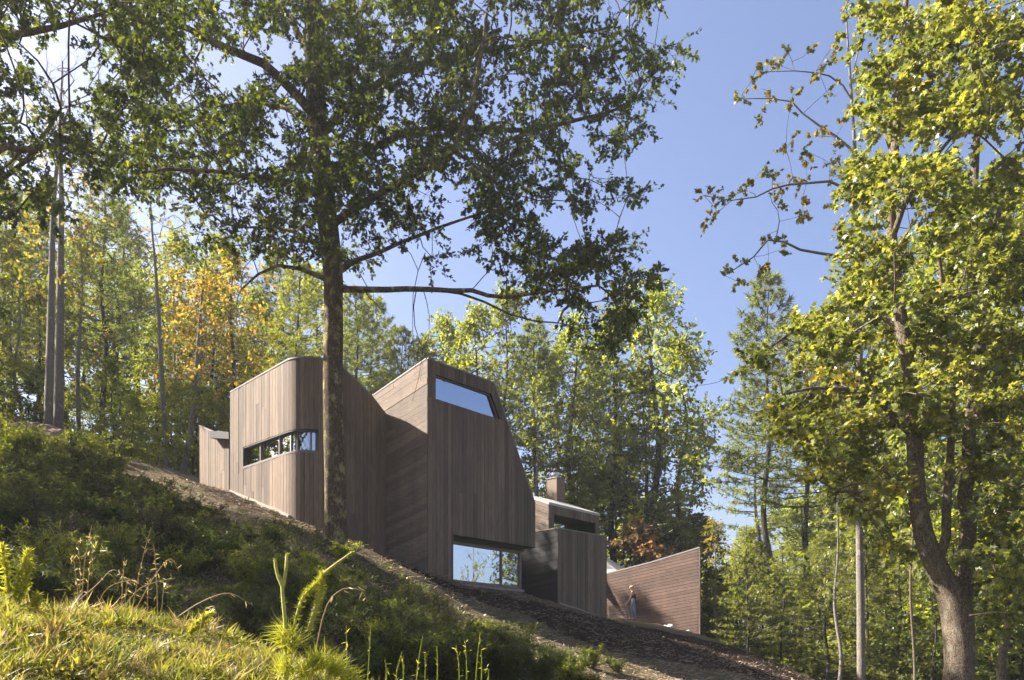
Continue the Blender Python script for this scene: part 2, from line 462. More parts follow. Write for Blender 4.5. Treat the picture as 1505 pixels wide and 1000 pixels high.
class Face:
    """vertical wall plane: origin O(2), direction d(2), outward normal n(2)"""
    def __init__(s, O, d, n): s.O, s.d, s.n = np.array(O, float), np.array(d, float), np.array(n, float)
    def pt(s, t, z, off=0.0):
        q = s.O + s.d * t + s.n * off
        return np.array([q[0], q[1], EYE + z])
    def n3(s): return np.array([s.n[0], s.n[1], 0.0])

def board_face(face, regions, mat, step=0.2, gap=0.012, th=0.03, tilt=None, name='wall', split=0.25, backing=True):
    """regions: convex polygons in (t,z). tilt None -> upright boards, else boards run along slope tilt"""
    vs, fs = [], []
    if backing:
        for rg in regions:
            pol = [face.pt(t, z, -0.004) for t, z in rg]
            v, f = extrude(pol, -face.n3(), 0.10)
            o = len(vs) and sum(len(a) for a in vs)
            vs.append(v); fs += [[i + o for i in q] for q in f]
        w = mk(name, np.concatenate(vs), fs, M['backing'], house)
    else:
        w = None
    for rg in regions:
        rg = [np.array(p, float) for p in rg]
        if tilt is None: u = np.array([1.0, 0.0])
        else: u = unit(np.array([-tilt, 1.0]))
        vals = [p @ u for p in rg]
        k0 = math.floor(min(vals) / step); k1 = math.ceil(max(vals) / step)
        for k in range(k0, k1):
            a, b = k * step + gap / 2, (k + 1) * step - gap / 2
            q = clip_poly(rg, u, b)
            if len(q) >= 3: q = clip_poly(q, -u, -a)
            if len(q) < 3: continue
            parts = [q]
            if RNG.random() < split:
                w2 = np.array([-u[1], u[0]]); vv = [p @ w2 for p in q]
                lo, hi = min(vv), max(vv)
                if hi - lo > 2.0:
                    c = lo + (hi - lo) * RNG.uniform(0.25, 0.75)
                    parts = [clip_poly(q, w2, c - 0.003), clip_poly(q, -w2, -(c + 0.003))]
            for pp in parts:
                if len(pp) < 3: continue
                t_ = th + RNG.uniform(-0.006, 0.006)
                v, f = extrude([face.pt(p[0], p[1], 0.0) for p in pp], face.n3(), t_)
                mk('board', v, f, mat, w if w is not None else house)
    return w

def bar(a, b, w, h, name, mat, parent, up=(0, 0, 1), shift=(0, 0, 0)):
    """rectangular bar from a to b; w across, h along up"""
    a, b = np.array(a, float) + shift, np.array(b, float) + shift
    d = unit(b - a); up = np.array(up, float)
    s = unit(np.cross(d, up)); u = np.cross(s, d)
    v = []
    for e in (a, b):
        for i, j in ((-1, -1), (1, -1), (1, 1), (-1, 1)):
            v.append(e + s * (w / 2 * i) + u * (h / 2 * j))
    f = [[0, 1, 2, 3], [7, 6, 5, 4], [0, 4, 5, 1], [1, 5, 6, 2], [2, 6, 7, 3], [3, 7, 4, 0]]
    return mk(name, v, f, mat, parent)

def prism(foot, bot, top, name, mat, parent):
    """foot: list of xy; bot/top: z per corner (relative to the eye)"""
    k = len(foot)
    v = [[p[0], p[1], EYE + b] for p, b in zip(foot, bot)] + [[p[0], p[1], EYE + t] for p, t in zip(foot, top)]
    f = [list(range(k))[::-1], list(range(k, 2 * k))] + [[i, (i + 1) % k, k + (i + 1) % k, k + i] for i in range(k)]
    return mk(name, v, f, mat, parent)

nR, nL = np.array([DR[1], -DR[0]]), -DR           # outward normals of right-hand and left-hand faces

def coping(face, pts, th=0.05, depth=0.16, name='coping', lift=0.026):
    for (t0, z0), (t1, z1) in zip(pts[:-1], pts[1:]):
        bar(face.pt(t0, z0 + lift, -depth / 2 + 0.045), face.pt(t1, z1 + lift, -depth / 2 + 0.045), depth, th, name, M['coping'], house)

def corner(face, t, z0, z1, name='corner_trim', w=0.05):
    bar(face.pt(t, z0, 0.0), face.pt(t, z1, 0.0), w, w, name, M['wood_trim'], house, up=(face.n[0], face.n[1], 0))

# ---- tall box
C0 = np.array([-3.18, 30.0]); LB = 6.1
C1 = C0 + DR * LB
fTR = Face(C0, DR, nR)
ZS = 5.0
Ztop, tk, Zend = 11.45, 3.55, 6.87
slope_t = lambda t: Ztop + (t - tk) * (Zend - Ztop) / (LB - tk)
# clerestory opening: from t=.3, z 10.15..11.0, slanted right end
w0, wz0, wz1 = 0.38, 10.05, 10.98
tzr = lambda z: tk + (z - Ztop) / ((Zend - Ztop) / (LB - tk)) - 0.40
reg_tr = [[(0, 3.0), (1.29, 2.8), (1.29, wz0), (0, wz0)],
          [(1.295, ZS), (LB, ZS), (LB, Zend), (tk + (wz0 - Ztop) / ((Zend - Ztop) / (LB - tk)), wz0), (1.295, wz0)],
          [(0, wz0 + .004), (w0, wz0 + .004), (w0, Ztop), (0, Ztop)],
          [(w0 + .004, wz1), (tzr(wz1), wz1), (tk, Ztop), (w0 + .004, Ztop)],
          [(tzr(wz0) , wz0 + .004), (tk + (wz0 - Ztop) / ((Zend - Ztop) / (LB - tk)), wz0 + .004), (tk, Ztop), (tzr(wz1), wz1 + .004)]]
board_face(fTR, reg_tr, M['wood'])
coping(fTR, [(0, Ztop), (tk, Ztop), (LB, Zend), ], 0.05, 0.14)
corner(fTR, 0.0, 3.0, Ztop)
corner(fTR, LB, ZS, Zend, w=0.045)
# left-hand face, boards run with the roof slope
fTL = Face(C0, DL, nL)
dz = -0.19
reg_tl = [[(0, 3.0), (4.6, 3.4), (4.6, Ztop + dz * 4.6), (0, Ztop)]]
board_face(fTL, reg_tl, M['wood_h'], step=0.22, gap=.006, tilt=dz)
coping(fTL, [(0.05, Ztop), (4.6, Ztop + dz * 4.6)], 0.05, 0.14)
DEP = 6.0
q = lambda t, s: C0 + DR * t + DL * s
# body behind the boards: upper storey and ground storey
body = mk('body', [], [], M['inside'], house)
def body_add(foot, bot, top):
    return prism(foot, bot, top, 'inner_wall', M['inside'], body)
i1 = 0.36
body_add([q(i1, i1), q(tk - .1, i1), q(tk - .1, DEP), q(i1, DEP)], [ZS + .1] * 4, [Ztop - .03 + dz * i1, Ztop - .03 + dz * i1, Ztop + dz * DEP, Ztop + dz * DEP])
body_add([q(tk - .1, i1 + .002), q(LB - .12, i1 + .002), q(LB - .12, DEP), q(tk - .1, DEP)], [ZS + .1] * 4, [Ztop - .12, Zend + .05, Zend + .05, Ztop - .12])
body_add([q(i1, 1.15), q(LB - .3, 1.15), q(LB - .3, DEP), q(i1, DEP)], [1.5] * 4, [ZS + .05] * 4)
# roof plates
pT = lambda t, s, z: np.array([*q(t, s), EYE + z])
roof = mk('roof', *extrude([pT(0.02, 0.02, Ztop - .0), pT(tk, 0.02, Ztop), pT(tk, DEP, Ztop + dz * DEP), pT(0.02, DEP, Ztop + dz * DEP)], (0, 0, 1), 0.02), M['coping'], house)
mk('roof', *extrude([pT(tk, 0.02, Ztop + .003), pT(LB - .01, 0.02, Zend + .003), pT(LB - .01, DEP, Zend + .003), pT(tk, DEP, Ztop + .003)], (0, 0, 1), 0.02), M['coping'], house)
# right wall of the tall box, hidden side
fTB = Face(C1, DL, DR)
board_face(fTB, [[(0.03, ZS), (DEP, ZS), (DEP, Zend), (0.03, Zend)]], M['wood'], step=0.5, split=0)
# soffit under the overhang
mk('soffit', *extrude([pT(1.29, -0.0, ZS), pT(LB, -0.0, ZS), pT(LB, 1.3, ZS), pT(1.29, 1.3, ZS)], (0, 0, 1), 0.06), M['wood_trim'], house)
# return of the pier beside the window
mk('wall', *extrude([pT(1.285, 0.0, 2.4), pT(1.285, 1.2, 2.4), pT(1.285, 1.2, ZS), pT(1.285, 0.0, ZS)], (-DR[0], -DR[1], 0), 0.06), M['wood_trim'], house)

def window(face, t0, t1, z0, z1, off, mull=(), fw=0.09, fmat='frame', gmat='glass', sill=True, tR=None, depth=None, name='window'):
    """glazed opening set back by off; tR: upper right corner t when the end is slanted"""
    tR = t1 if tR is None else tR
    w = mk(name, *extrude([face.pt(a, b, -off) for a, b in ((t0, z0), (t1, z0), (tR, z1), (t0, z1))], face.n3() * 1.0, 0.012), M[gmat], house)
    w.name = 'window'
    w['label'] = 'reflecting glass pane in a dark frame'
    o2 = off - 0.03
    d = 0.09
    e = fw / 2
    F = M[fmat]
    bar(face.pt(t0, z0 + e, -o2), face.pt(t1, z0 + e, -o2), d, fw, 'frame', F, w)
    bar(face.pt(t0, z1 - e, -o2), face.pt(tR, z1 - e, -o2), d, fw, 'frame', F, w)
    up = (face.n[0], face.n[1], 0)
    bar(face.pt(t0 + e, z0 + fw, -o2), face.pt(t0 + e, z1 - fw, -o2), fw, d, 'frame', F, w, up=up)
    bar(face.pt(t1 - e, z0 + fw, -o2), face.pt(tR - e, z1 - fw, -o2), fw, d, 'frame', F, w, up=up)
    for m_ in mull:
        bar(face.pt(m_, z0 + fw, -o2), face.pt(m_, z1 - fw, -o2), 0.07, d - .01, 'mullion', F, w, up=up)
    return w

# clerestory
window(fTR, w0 + .0, tzr(wz0), wz0, wz1, 0.14, (), 0.035, 'frame', 'glass_dark', tR=tzr(wz1))
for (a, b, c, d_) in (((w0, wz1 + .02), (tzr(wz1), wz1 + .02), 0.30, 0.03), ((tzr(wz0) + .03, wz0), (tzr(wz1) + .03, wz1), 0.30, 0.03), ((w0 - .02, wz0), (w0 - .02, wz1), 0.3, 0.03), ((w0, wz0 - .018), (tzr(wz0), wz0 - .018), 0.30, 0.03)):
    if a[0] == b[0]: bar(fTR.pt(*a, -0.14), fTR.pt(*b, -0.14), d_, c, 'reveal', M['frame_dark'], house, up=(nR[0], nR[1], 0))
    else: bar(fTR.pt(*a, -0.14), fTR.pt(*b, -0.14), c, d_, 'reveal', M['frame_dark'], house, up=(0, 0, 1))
# the big lower window, set back under the overhang
window(fTR, 1.30, 5.85, 3.22, 4.86, 0.62, (4.62,), 0.11, 'frame', 'glass')
bar(fTR.pt(1.3, 4.93, -0.60), fTR.pt(LB - .1, 4.93, -0.60), 0.12, 0.14, 'window_head', M['frame_dark'], house)
bar(fTR.pt(1.3, 3.13, -0.52), fTR.pt(5.85, 3.13, -0.52), 0.30, 0.10, 'window_sill', M['concrete'], house)
bar(fTR.pt(1.3, 2.7, -0.60), fTR.pt(5.80, 2.7, -0.60), 0.24, 0.76, 'plinth', M['concrete'], house)
mk('wall', *extrude([pT(5.80, .66, 2.2), pT(5.80, 2.4, 2.2), pT(5.80, 2.4, ZS), pT(5.80, .66, ZS)], (-DR[0], -DR[1], 0), 0.05), M['shaded_boards'], house)

# ---- rounded volume
S0 = np.array([-7.0, 29.56]); E0 = S0 + DR * 2.93
RC = 1.15
TS = 0.33                                        # where the curve ends on the right-hand face
cc = S0 + DR * TS + DL * RC
A0 = cc - DR * RC
LL = 4.27
fVR = Face(S0, DR, nR); fVL = Face(A0, DL, nL)
topR = pl([0, 0.55, 0.85, 2.16, 2.93], [11.28, 11.26, 11.18, 10.45, 9.83])
reg_vr = [[(TS, 3.6), (0.55, 3.6), (0.55, 11.26), (TS, 11.28)], [(0.55, 3.6), (0.85, 3.6), (0.85, 11.18), (0.55, 11.26)], [(0.85, 3.6), (2.16, 3.6), (2.16, 10.45), (0.85, 11.18)], [(2.16, 3.6), (2.93, 3.6), (2.93, 9.83), (2.16, 10.45)]]
# windows band z 7.80..8.66 wraps from s=3.54 on the left wall round the curve
bz0, bz1, bs = 7.80, 8.66, 3.21
board_face(fVR, reg_vr, M['wood'])
coping(fVR, [(TS, 11.28), (0.55, 11.26), (0.85, 11.18), (2.16, 10.45), (2.93, 9.83)], 0.05, 0.16)
tl = lambda s: 11.28 - 0.045 * s
reg_vl = [[(0, 4.4), (bs, 5.2), (bs, bz0), (0, bz0)], [(0, bz1), (bs, bz1), (bs, tl(bs)), (0, tl(0))], [(bs + .003, 5.2), (LL, 5.6), (LL, tl(LL)), (bs + .003, tl(bs))]]
board_face(fVL, reg_vl, M['wood'])
coping(fVL, [(0, tl(0)), (LL, tl(LL))], 0.05, 0.16)
corner(fVL, LL, 6.0, tl(LL))
# the curve
NA = 11
wc = mk('wall', [], [], M['backing'], house)
def arc(a, r): return cc + r * (-DR * math.cos(a) + -DL * math.sin(a)) * 1.0
# at a=0 the point is A0; at a=90deg it is S0
def arcpt(a, z, off=0.0):
    p_ = arc(a, RC + off); return np.array([p_[0], p_[1], EYE + z])
def arc_strip(z0, z1, off0, off1, name, mat, parent, a0=0, a1=math.pi / 2, n=16):
    v, f = [], []
    for i in range(n + 1):
        a = a0 + (a1 - a0) * i / n
        for z, o_ in ((z0, off0), (z0, off1), (z1, off1), (z1, off0)): v.append(arcpt(a, z, o_))
    for i in range(n):
        b = i * 4
        for j in range(4): f.append([b + j, b + (j + 1) % 4, b + 4 + (j + 1) % 4, b + 4 + j])
    f += [[0, 1, 2, 3], [n * 4 + 3, n * 4 + 2, n * 4 + 1, n * 4]]
    return mk(name, v, f, mat, parent)
arc_strip(4.0, bz0, -0.10, -0.004, 'backing', M['backing'], wc)
arc_strip(bz1, 11.27, -0.10, -0.004, 'backing', M['backing'], wc)
AW = math.pi / 2 * 8 / 11
arc_strip(bz0, bz1, -0.10, -0.004, 'backing', M['backing'], wc, AW, math.pi / 2)
for i in range(NA):
    a0, a1 = math.pi / 2 * (i + .03) / NA, math.pi / 2 * (i + .97) / NA
    th = 0.03 + RNG.uniform(-.005, .005)
    for z0, z1 in (((4.0, bz0), (bz1, 11.28)) if i < 8 else ((4.0, 11.28),)):
        arc_strip(z0, z1, 0.0, th, 'board', M['wood'], wc, a0, a1, 2)
arc_strip(11.28, 11.335, -0.11, 0.05, 'coping', M['coping'], house)
# ribbon window
rw = mk('window', *extrude([fVL.pt(0.0, bz0, -.14), fVL.pt(bs - .02, bz0, -.14), fVL.pt(bs - .02, bz1, -.14), fVL.pt(0.0, bz1, -.14)], fVL.n3(), 0.012), M['glass_soft'], house)
rw['label'] = 'curved ribbon window wrapping the corner'
arc_strip(bz0, bz1, -0.14, -0.128, 'pane', M['glass_soft'], rw, 0.0, AW - .02)
for z, hh, off in ((bz0 + .03, .08, -.06), (bz1 - .03, .06, -.08)):
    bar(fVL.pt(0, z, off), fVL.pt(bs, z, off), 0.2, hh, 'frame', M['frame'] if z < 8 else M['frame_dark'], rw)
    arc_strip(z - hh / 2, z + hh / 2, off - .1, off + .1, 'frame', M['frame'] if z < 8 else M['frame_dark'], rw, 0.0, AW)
for s_ in (bs - .02,):
    bar(fVL.pt(s_, bz0 + .07, -.1), fVL.pt(s_, bz1 - .06, -.1), 0.05, 0.2, 'frame', M['frame_dark'], rw, up=(nL[0], nL[1], 0))
for s_ in (2.05, 0.66):
    bar(fVL.pt(s_, bz0 + .07, -.10), fVL.pt(s_, bz1 - .06, -.10), 0.06, 0.09, 'mullion', M['frame'], rw, up=(nL[0], nL[1], 0))
for a in (0.12, 0.40, 0.9):
    b0, b1 = arcpt(a, bz0 + .07, -.10), arcpt(a, bz1 - .06, -.10)
    bar(b0, b1, 0.04, 0.06, 'mullion', M['frame'], rw, up=(math.sin(a), -math.cos(a), 0))
arc_strip(bz0 + .01, bz1 - .01, -.16, .02, 'frame', M['frame_dark'], rw, AW - .03, AW + .012, 2)
qs = lambda t, s: S0 + DR * t + DL * s
# body of the rounded volume
ii = 0.40
def arc_in(n=6): return [arc(math.pi / 2 * k / n, RC - ii) for k in range(n + 1)]
fl = arc_in() + [qs(2.9, ii), qs(2.9, 5.3), A0 + DL * (LL - .1) + DR * ii]
ftop = [11.2] * 8 + [9.75, 9.6, 11.0]
fl = arc_in() + [qs(.7, ii), qs(2.88, ii), qs(2.88, 5.0), qs(.7, 5.0), A0 + DL * (LL - .12) + DR * ii]
ftop = [11.2] * 7 + [11.1, 9.75, 9.6, 10.9, 11.0]
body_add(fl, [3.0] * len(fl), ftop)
pS = lambda t, s, z: np.array([*qs(t, s), EYE + z])
# end wall of rounded volume facing the annex
fVE = Face(A0 + DL * LL, DR, DL)
board_face(fVE, [[(0.03, 5.4), (3.2, 4.6), (3.2, 11.05), (0.03, 11.05)]], M['wood'], step=.3, split=0)

# ---- entrance annex on the far left
G0 = np.array([-11.81, 33.3])
fAN = Face(G0, DL, nL)
board_face(fAN, [[(0, 6.4), (2.68, 7.0), (2.68, 10.45), (0, 9.36)]], M['wood'])
coping(fAN, [(0, 9.36), (2.68, 10.45)], 0.05, 0.14)
corner(fAN, 2.68, 7.0, 10.45)
corner(fAN, 0.0, 6.6, 9.36)
qa = lambda t, s: G0 + DR * t + DL * s
body_add([qa(.15, .05), qa(2.4, .05), qa(2.4, 2.6), qa(.15, 2.6)], [6.0] * 4, [9.3, 9.2, 10.2, 10.38])
fA2 = Face(G0, DR, nR)
board_face(fA2, [[(0.02, 6.3), (1.6, 6.0), (1.6, 9.3), (0.02, 9.34)]], M['shaded_boards'], step=.25, split=0)
# small canopy between annex and rounded volume
cb = G0 + DL * 1.05
mk('canopy', *extrude([np.array([*(cb + nL * 0.02), EYE + 9.86]), np.array([*(G0 - DL * 0.55 + nL * 0.02), EYE + 9.46]), np.array([*(G0 - DL * 0.55 + DR * 1.2), EYE + 9.46]), np.array([*(cb + DR * 1.2), EYE + 9.86])], (0, 0, 1), 0.06), M['coping'], house)
mk('soffit', *extrude([np.array([*(cb + nL * 0.35), EYE + 9.56]), np.array([*(G0 - DL * 0.5 + nL * 0.30), EYE + 9.22]), np.array([*(G0 - DL * 0.5 + DR * 0.1), EYE + 9.20]), np.array([*(cb + DR * 0.1), EYE + 9.52])], (0, 0, 1), 0.29), M['frame_dark'], house)  # near-black block stands in for the shade under the canopy

# ---- lower box in front and the glazed loft behind it
KB = 36.0 / 33.5
C3 = np.array([1.92, 33.5]) * KB; L3 = 3.42 * KB
f3R = Face(C3, DR, nR); f3L = Face(C3, DL, nL)
board_face(f3R, [[(0, 1.5), (L3, 1.0), (L3, 6.14), (0, 6.08)]], M['wood'])
coping(f3R, [(0, 6.08), (L3, 6.14)], 0.05, 0.3)
board_face(f3L, [[(0, 1.9), (3.0, 1.9), (3.0, 6.08), (0, 6.08)]], M['shaded_boards'], step=.26, tilt=-0.1)
coping(f3L, [(0.1, 6.08), (3.0, 6.08)], 0.05, 0.2)
corner(f3R, 0, 1.6, 6.08); corner(f3R, L3, 1.0, 6.14)
q3 = lambda t, s: C3 + DR * t + DL * s
body_add([q3(.12, .12), q3(L3 - .02, .12), q3(L3 - .02, 1.9), q3(.12, 1.9)], [0.5] * 4, [5.5] * 4)
f3E = Face(q3(L3, 0), DL, DR)
board_face(f3E, [[(0.03, 0.6), (1.95, 0.8), (1.95, 6.1), (0.03, 6.1)]], M['wood'], step=.35, split=0)
U0 = np.array([1.6, 34.62]) * KB; LU = 3.58 * KB
fUR = Face(U0, DR, nR); fUL = Face(U0, DL, nL)
rise = 0.38
reg_u = [[(0, 5.2), (0.36, 5.2), (0.36, 7.41), (0, 7.41)], [(LU - .3, 5.2), (LU, 5.2), (LU, 7.41), (LU - .3, 7.41)], [(0.363, 7.0), (LU - .303, 7.0), (LU - .303, 7.41), (0.363, 7.41)]]
board_face(fUR, reg_u, M['wood'])
board_face(fUL, [[(0, 5.0), (1.9, 5.0), (1.9, 7.41 + rise * 1.9), (0, 7.41)]], M['wood_h'], step=.26, tilt=rise)
corner(fUR, 0, 5.2, 7.41); corner(fUR, LU, 5.2, 7.41)
qu = lambda t, s: U0 + DR * t + DL * s
body_add([qu(.1, 1.1), qu(LU - .1, 1.1), qu(LU - .1, 1.88), qu(.1, 1.88)], [5.0] * 4, [7.41 + rise * 1.1 - .05] * 2 + [7.41 + rise * 1.88 - .05] * 2)
pU = lambda t, s, z: np.array([*qu(t, s), EYE + z])
lr = mk('roof', *extrude([pU(-.06, -.06, 7.42 - .03), pU(LU + .06, -.06, 7.42 - .03), pU(LU + .06, 1.95, 7.42 + rise * 1.95), pU(-.06, 1.95, 7.42 + rise * 1.95)], (0, 0, 1), 0.12), M['roof_metal'], house)
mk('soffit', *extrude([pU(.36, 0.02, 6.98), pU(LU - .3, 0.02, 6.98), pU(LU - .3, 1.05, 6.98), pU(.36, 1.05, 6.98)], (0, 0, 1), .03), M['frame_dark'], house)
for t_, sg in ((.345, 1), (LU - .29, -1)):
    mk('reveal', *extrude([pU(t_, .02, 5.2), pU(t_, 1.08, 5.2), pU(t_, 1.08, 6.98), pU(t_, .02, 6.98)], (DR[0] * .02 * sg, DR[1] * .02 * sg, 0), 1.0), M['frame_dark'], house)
window(fUR, .40, 2.2, 5.6, 6.9, 0.75, (), 0.07, 'frame_dark', 'glass')
# chimney
ch0 = np.array([2.13, 38.0]) * KB
chw = 0.66
def chp(t, s, z): a = ch0 + DR * t + DL * s; return np.array([a[0], a[1], EYE + z])
chim = mk('chimney', *extrude([chp(0, 0, 6.2), chp(chw, 0, 6.2), chp(chw, chw, 6.2), chp(0, chw, 6.2)], (0, 0, 1), 9.52 - 6.2), M['wood'], house)
mk('chimney_cap', *extrude([chp(-.03, -.03, 9.522), chp(chw + .03, -.03, 9.522), chp(chw + .03, chw + .03, 9.522), chp(-.03, chw + .03, 9.522)], (0, 0, 1), .04), M['coping'], chim)
def cyl(c, r0, r1, z0, z1, n=14):
    v = [[c[0] + r0 * math.cos(2 * math.pi * i / n), c[1] + r0 * math.sin(2 * math.pi * i / n), EYE + z0] for i in range(n)] + [[c[0] + r1 * math.cos(2 * math.pi * i / n), c[1] + r1 * math.sin(2 * math.pi * i / n), EYE + z1] for i in range(n)]
    f = [[i, (i + 1) % n, n + (i + 1) % n, n + i] for i in range(n)] + [list(range(n))[::-1], list(range(n, 2 * n))]
    return v, f
cm = chp(chw / 2, chw / 2, 0)
mk('flue', *cyl(cm, .17, .17, 9.56, 9.73), M['steel'], chim)
mk('flue_cowl', *cyl(cm, .25, .25, 9.73, 9.85), M['steel'], chim)

# ---- far wing with the reddish wall
KW = 1.07                                        # distance factor of the far wing
Rw = np.array([9.2, 39.0]) * KW
fFW = Face(Rw, DL, nL)
curv = lambda s: 5.63 - 0.155 * s + 0.0 * s
ZW = 5.63 * KW
pts = [(s, ZW - .19 * s + .006 * s * s) for s in (0, 1.5, 3, 4.5, 6.6)]
regs = [[(a[0], 0.2 if a[0] < 3 else .8), (b[0], 0.2 if a[0] < 3 else .8), b, a] for a, b in zip(pts[:-1], pts[1:])]
board_face(fFW, [[(0, .3), (6.6, .9), pts[-1], pts[2], pts[0]]], M['wood_red'], step=.17, tilt=-0.11, th=0.03, gap=.016, split=.7)
coping(fFW, [pts[0], pts[2], pts[-1]], 0.07, 0.3, lift=.04)
corner(fFW, 0, 0.4, ZW, w=.06)
ed = unit(np.array([0.16, 1.0]))                  # end wall turns away from the road
qw = lambda t, s: Rw + ed * t + DL * s
body_add([qw(.15, .12), qw(5, .12), qw(5, 6), qw(.15, 6)], [0.0] * 4, [5.8, 5.4, 4.5, 4.5])
fFR = Face(Rw, ed, np.array([ed[1], -ed[0]]))
board_face(fFR, [[(0.03, .2), (5, 0), (5, 5.8), (0.03, 6.0)]], M['wood'], step=.35, split=0)
# standing-seam roof rising behind
rA, rB = np.array([5.9, 43.2, EYE + 4.85]), np.array([3.2, 42.6, EYE + 4.6])
rC, rD = np.array([4.6, 46.5, EYE + 6.6]), np.array([7.2, 46.5, EYE + 5.2])
rA, rB, rC, rD = [np.array([a[0] * KW, a[1] * KW, EYE + (a[2] - EYE) * KW]) for a in (rA, rB, rC, rD)]
mr = mk('roof', *extrude([rA, rB, rC, rD], (0, 0, 1), 0.05), M['roof_metal'], house)
for k in range(9):
    u_ = (k + .5) / 9
    a, b = rA + (rB - rA) * u_, rD + (rC - rD) * u_
    bar(a, b, .03, .06, 'roof_seam', M['roof_metal'], mr, shift=(0, 0, .08))

# foundation curbs showing below the boards
def curb(face, pts_, name='foundation_curb', w=.12, h=.34, off=.05):
    for (t0, z0), (t1, z1) in zip(pts_[:-1], pts_[1:]):
        bar(face.pt(t0, z0, off), face.pt(t1, z1, off), w, h, name, M['concrete'], house)
def gl(face, t, up=0.0):
    p_ = face.pt(t, 0, .1); return g1(p_[0], p_[1]) - EYE + up
for fc, t0, t1 in ((fVL, -.2, LL), (fVR, 0, 2.9), (f3R, 0, L3)):
    n_ = 5
    curb(fc, [(t0 + (t1 - t0) * i / n_, gl(fc, t0 + (t1 - t0) * i / n_) - .08) for i in range(n_ + 1)])

# ------------------------------------------------------------------ trees: shared tools
def smooth_path(pts, n):
    """Catmull-Rom through pts (m,3) -> n points"""
    p = np.array(pts, float)
    p = np.concatenate([[2 * p[0] - p[1]], p, [2 * p[-1] - p[-2]]])
    m = len(p) - 3
    out = []
    for u in np.linspace(0, m - 1e-6, n):
        i = int(u); t = u - i
        a, b, c, d = p[i:i + 4]
        out.append(0.5 * ((2 * b) + (c - a) * t + (2 * a - 5 * b + 4 * c - d) * t * t + (3 * b - a - 3 * c + d) * t ** 3))
    return np.array(out)

def tube_arrays(pts, rad, k, rough=0.0, seed=0, flare=None):
    pts = np.asarray(pts, float); n = len(pts)
    tan = np.gradient(pts, axis=0); tan = unit(tan)
    ref = np.array([1.0, 0.13, 0.0]) if abs(tan[0][2]) > 0.7 else np.array([0, 0, 1.0])
    V = np.zeros((n, k, 3))
    ang = np.arange(k) * 2 * math.pi / k
    s = unit(np.cross(tan[0], ref))
    for i in range(n):
        s = unit(s - tan[i] * (s @ tan[i])); u = np.cross(tan[i], s)
        r = np.full(k, rad[i])
        if rough > 0:
            for j in range(k):
                q_ = Vector((math.cos(ang[j]) * 2.2 + seed, math.sin(ang[j]) * 2.2, i * 0.22))
                q2 = Vector((math.cos(ang[j]) * 6 + seed, math.sin(ang[j]) * 6, i * 0.5))
                r[j] *= 1 + rough * (mnoise.noise(q_) + 0.5 * mnoise.noise(q2))
        V[i] = pts[i] + (np.cos(ang) * r)[:, None] * s + (np.sin(ang) * r)[:, None] * u
    idx = np.arange(n * k).reshape(n, k)
    a = idx[:-1]; b = idx[1:]
    F = np.stack([a, np.roll(a, -1, 1), np.roll(b, -1, 1), b], 2).reshape(-1, 4)
    return V.reshape(-1, 3), F

class Geo:
    def __init__(s): s.V, s.F, s.n = [], [], 0
    def add(s, V, F):
        s.V.append(V); s.F.append(np.asarray(F) + s.n); s.n += len(V)
    def mesh(s, name): return arrays_mesh(name, np.concatenate(s.V), np.concatenate(s.F))

def sticks(a, b, r0, r1):
    """many thin three-sided sticks, vectorised; a,b (N,3)"""
    N = len(a)
    d = unit(b - a)
    ref = np.where(np.abs(d[:, 2:3]) > 0.8, np.array([[1.0, 0, 0]]), np.array([[0, 0, 1.0]]))
    s = unit(np.cross(d, ref)); u = np.cross(d, s)
    V = np.zeros((N, 6, 3))
    for i in range(3):
        c, sn = math.cos(i * 2.0944), math.sin(i * 2.0944)
        off = s * c + u * sn
        V[:, i] = a + off * np.reshape(r0, (-1, 1)); V[:, 3 + i] = b + off * np.reshape(r1, (-1, 1))
    base = np.array([[0, 1, 4, 3], [1, 2, 5, 4], [2, 0, 3, 5]])
    F = (base[None] + (np.arange(N) * 6)[:, None, None]).reshape(-1, 4)
    return V.reshape(-1, 3), F

OAK_SHAPE = np.array([(0, 0), (.28, .30), (.42, .11), (.62, .36), (.72, .12), (1.0, 0), (.72, -.12), (.62, -.36), (.42, -.11), (.28, -.30)])
MAPLE_SHAPE = np.array([(0, 0), (.05, .42), (.34, .28), (.58, .52), (.62, .2), (1.0, 0), (.62, -.2), (.58, -.52), (.34, -.28), (.05, -.42)])
OVAL_SHAPE = np.array([(0, 0), (.3, .24), (.65, .22), (1, 0), (.65, -.22), (.3, -.24)])
DIAM_SHAPE = np.array([(0, 0), (.45, .27), (1, 0), (.45, -.27)])
BLADE_SHAPE = np.array([(0, .04), (.5, .05), (1, 0), (.5, -.05), (0, -.04)])

def leaves(rng, pos, dirs, size, shape, upbias=0.5, fold=0.25, droop=0.15):
    """V (N,k,3) leaf polygons at pos pointing along dirs"""
    N = len(pos); k = len(shape)
    d = unit(dirs)
    nrm = rng.normal(size=(N, 3)); nrm[:, 2] = np.abs(nrm[:, 2]) * (1 + upbias * 2)
    nrm = unit(nrm - d * np.sum(nrm * d, 1, keepdims=True))
    w = np.cross(nrm, d)
    sz = np.reshape(size, (-1, 1, 1)) * np.ones((N, 1, 1))
    x = shape[None, :, 0:1]; y = shape[None, :, 1:2]
    V = pos[:, None] + sz * (x * d[:, None] + y * w[:, None] - (np.abs(y) * fold + x * x * droop) * nrm[:, None])
    return V

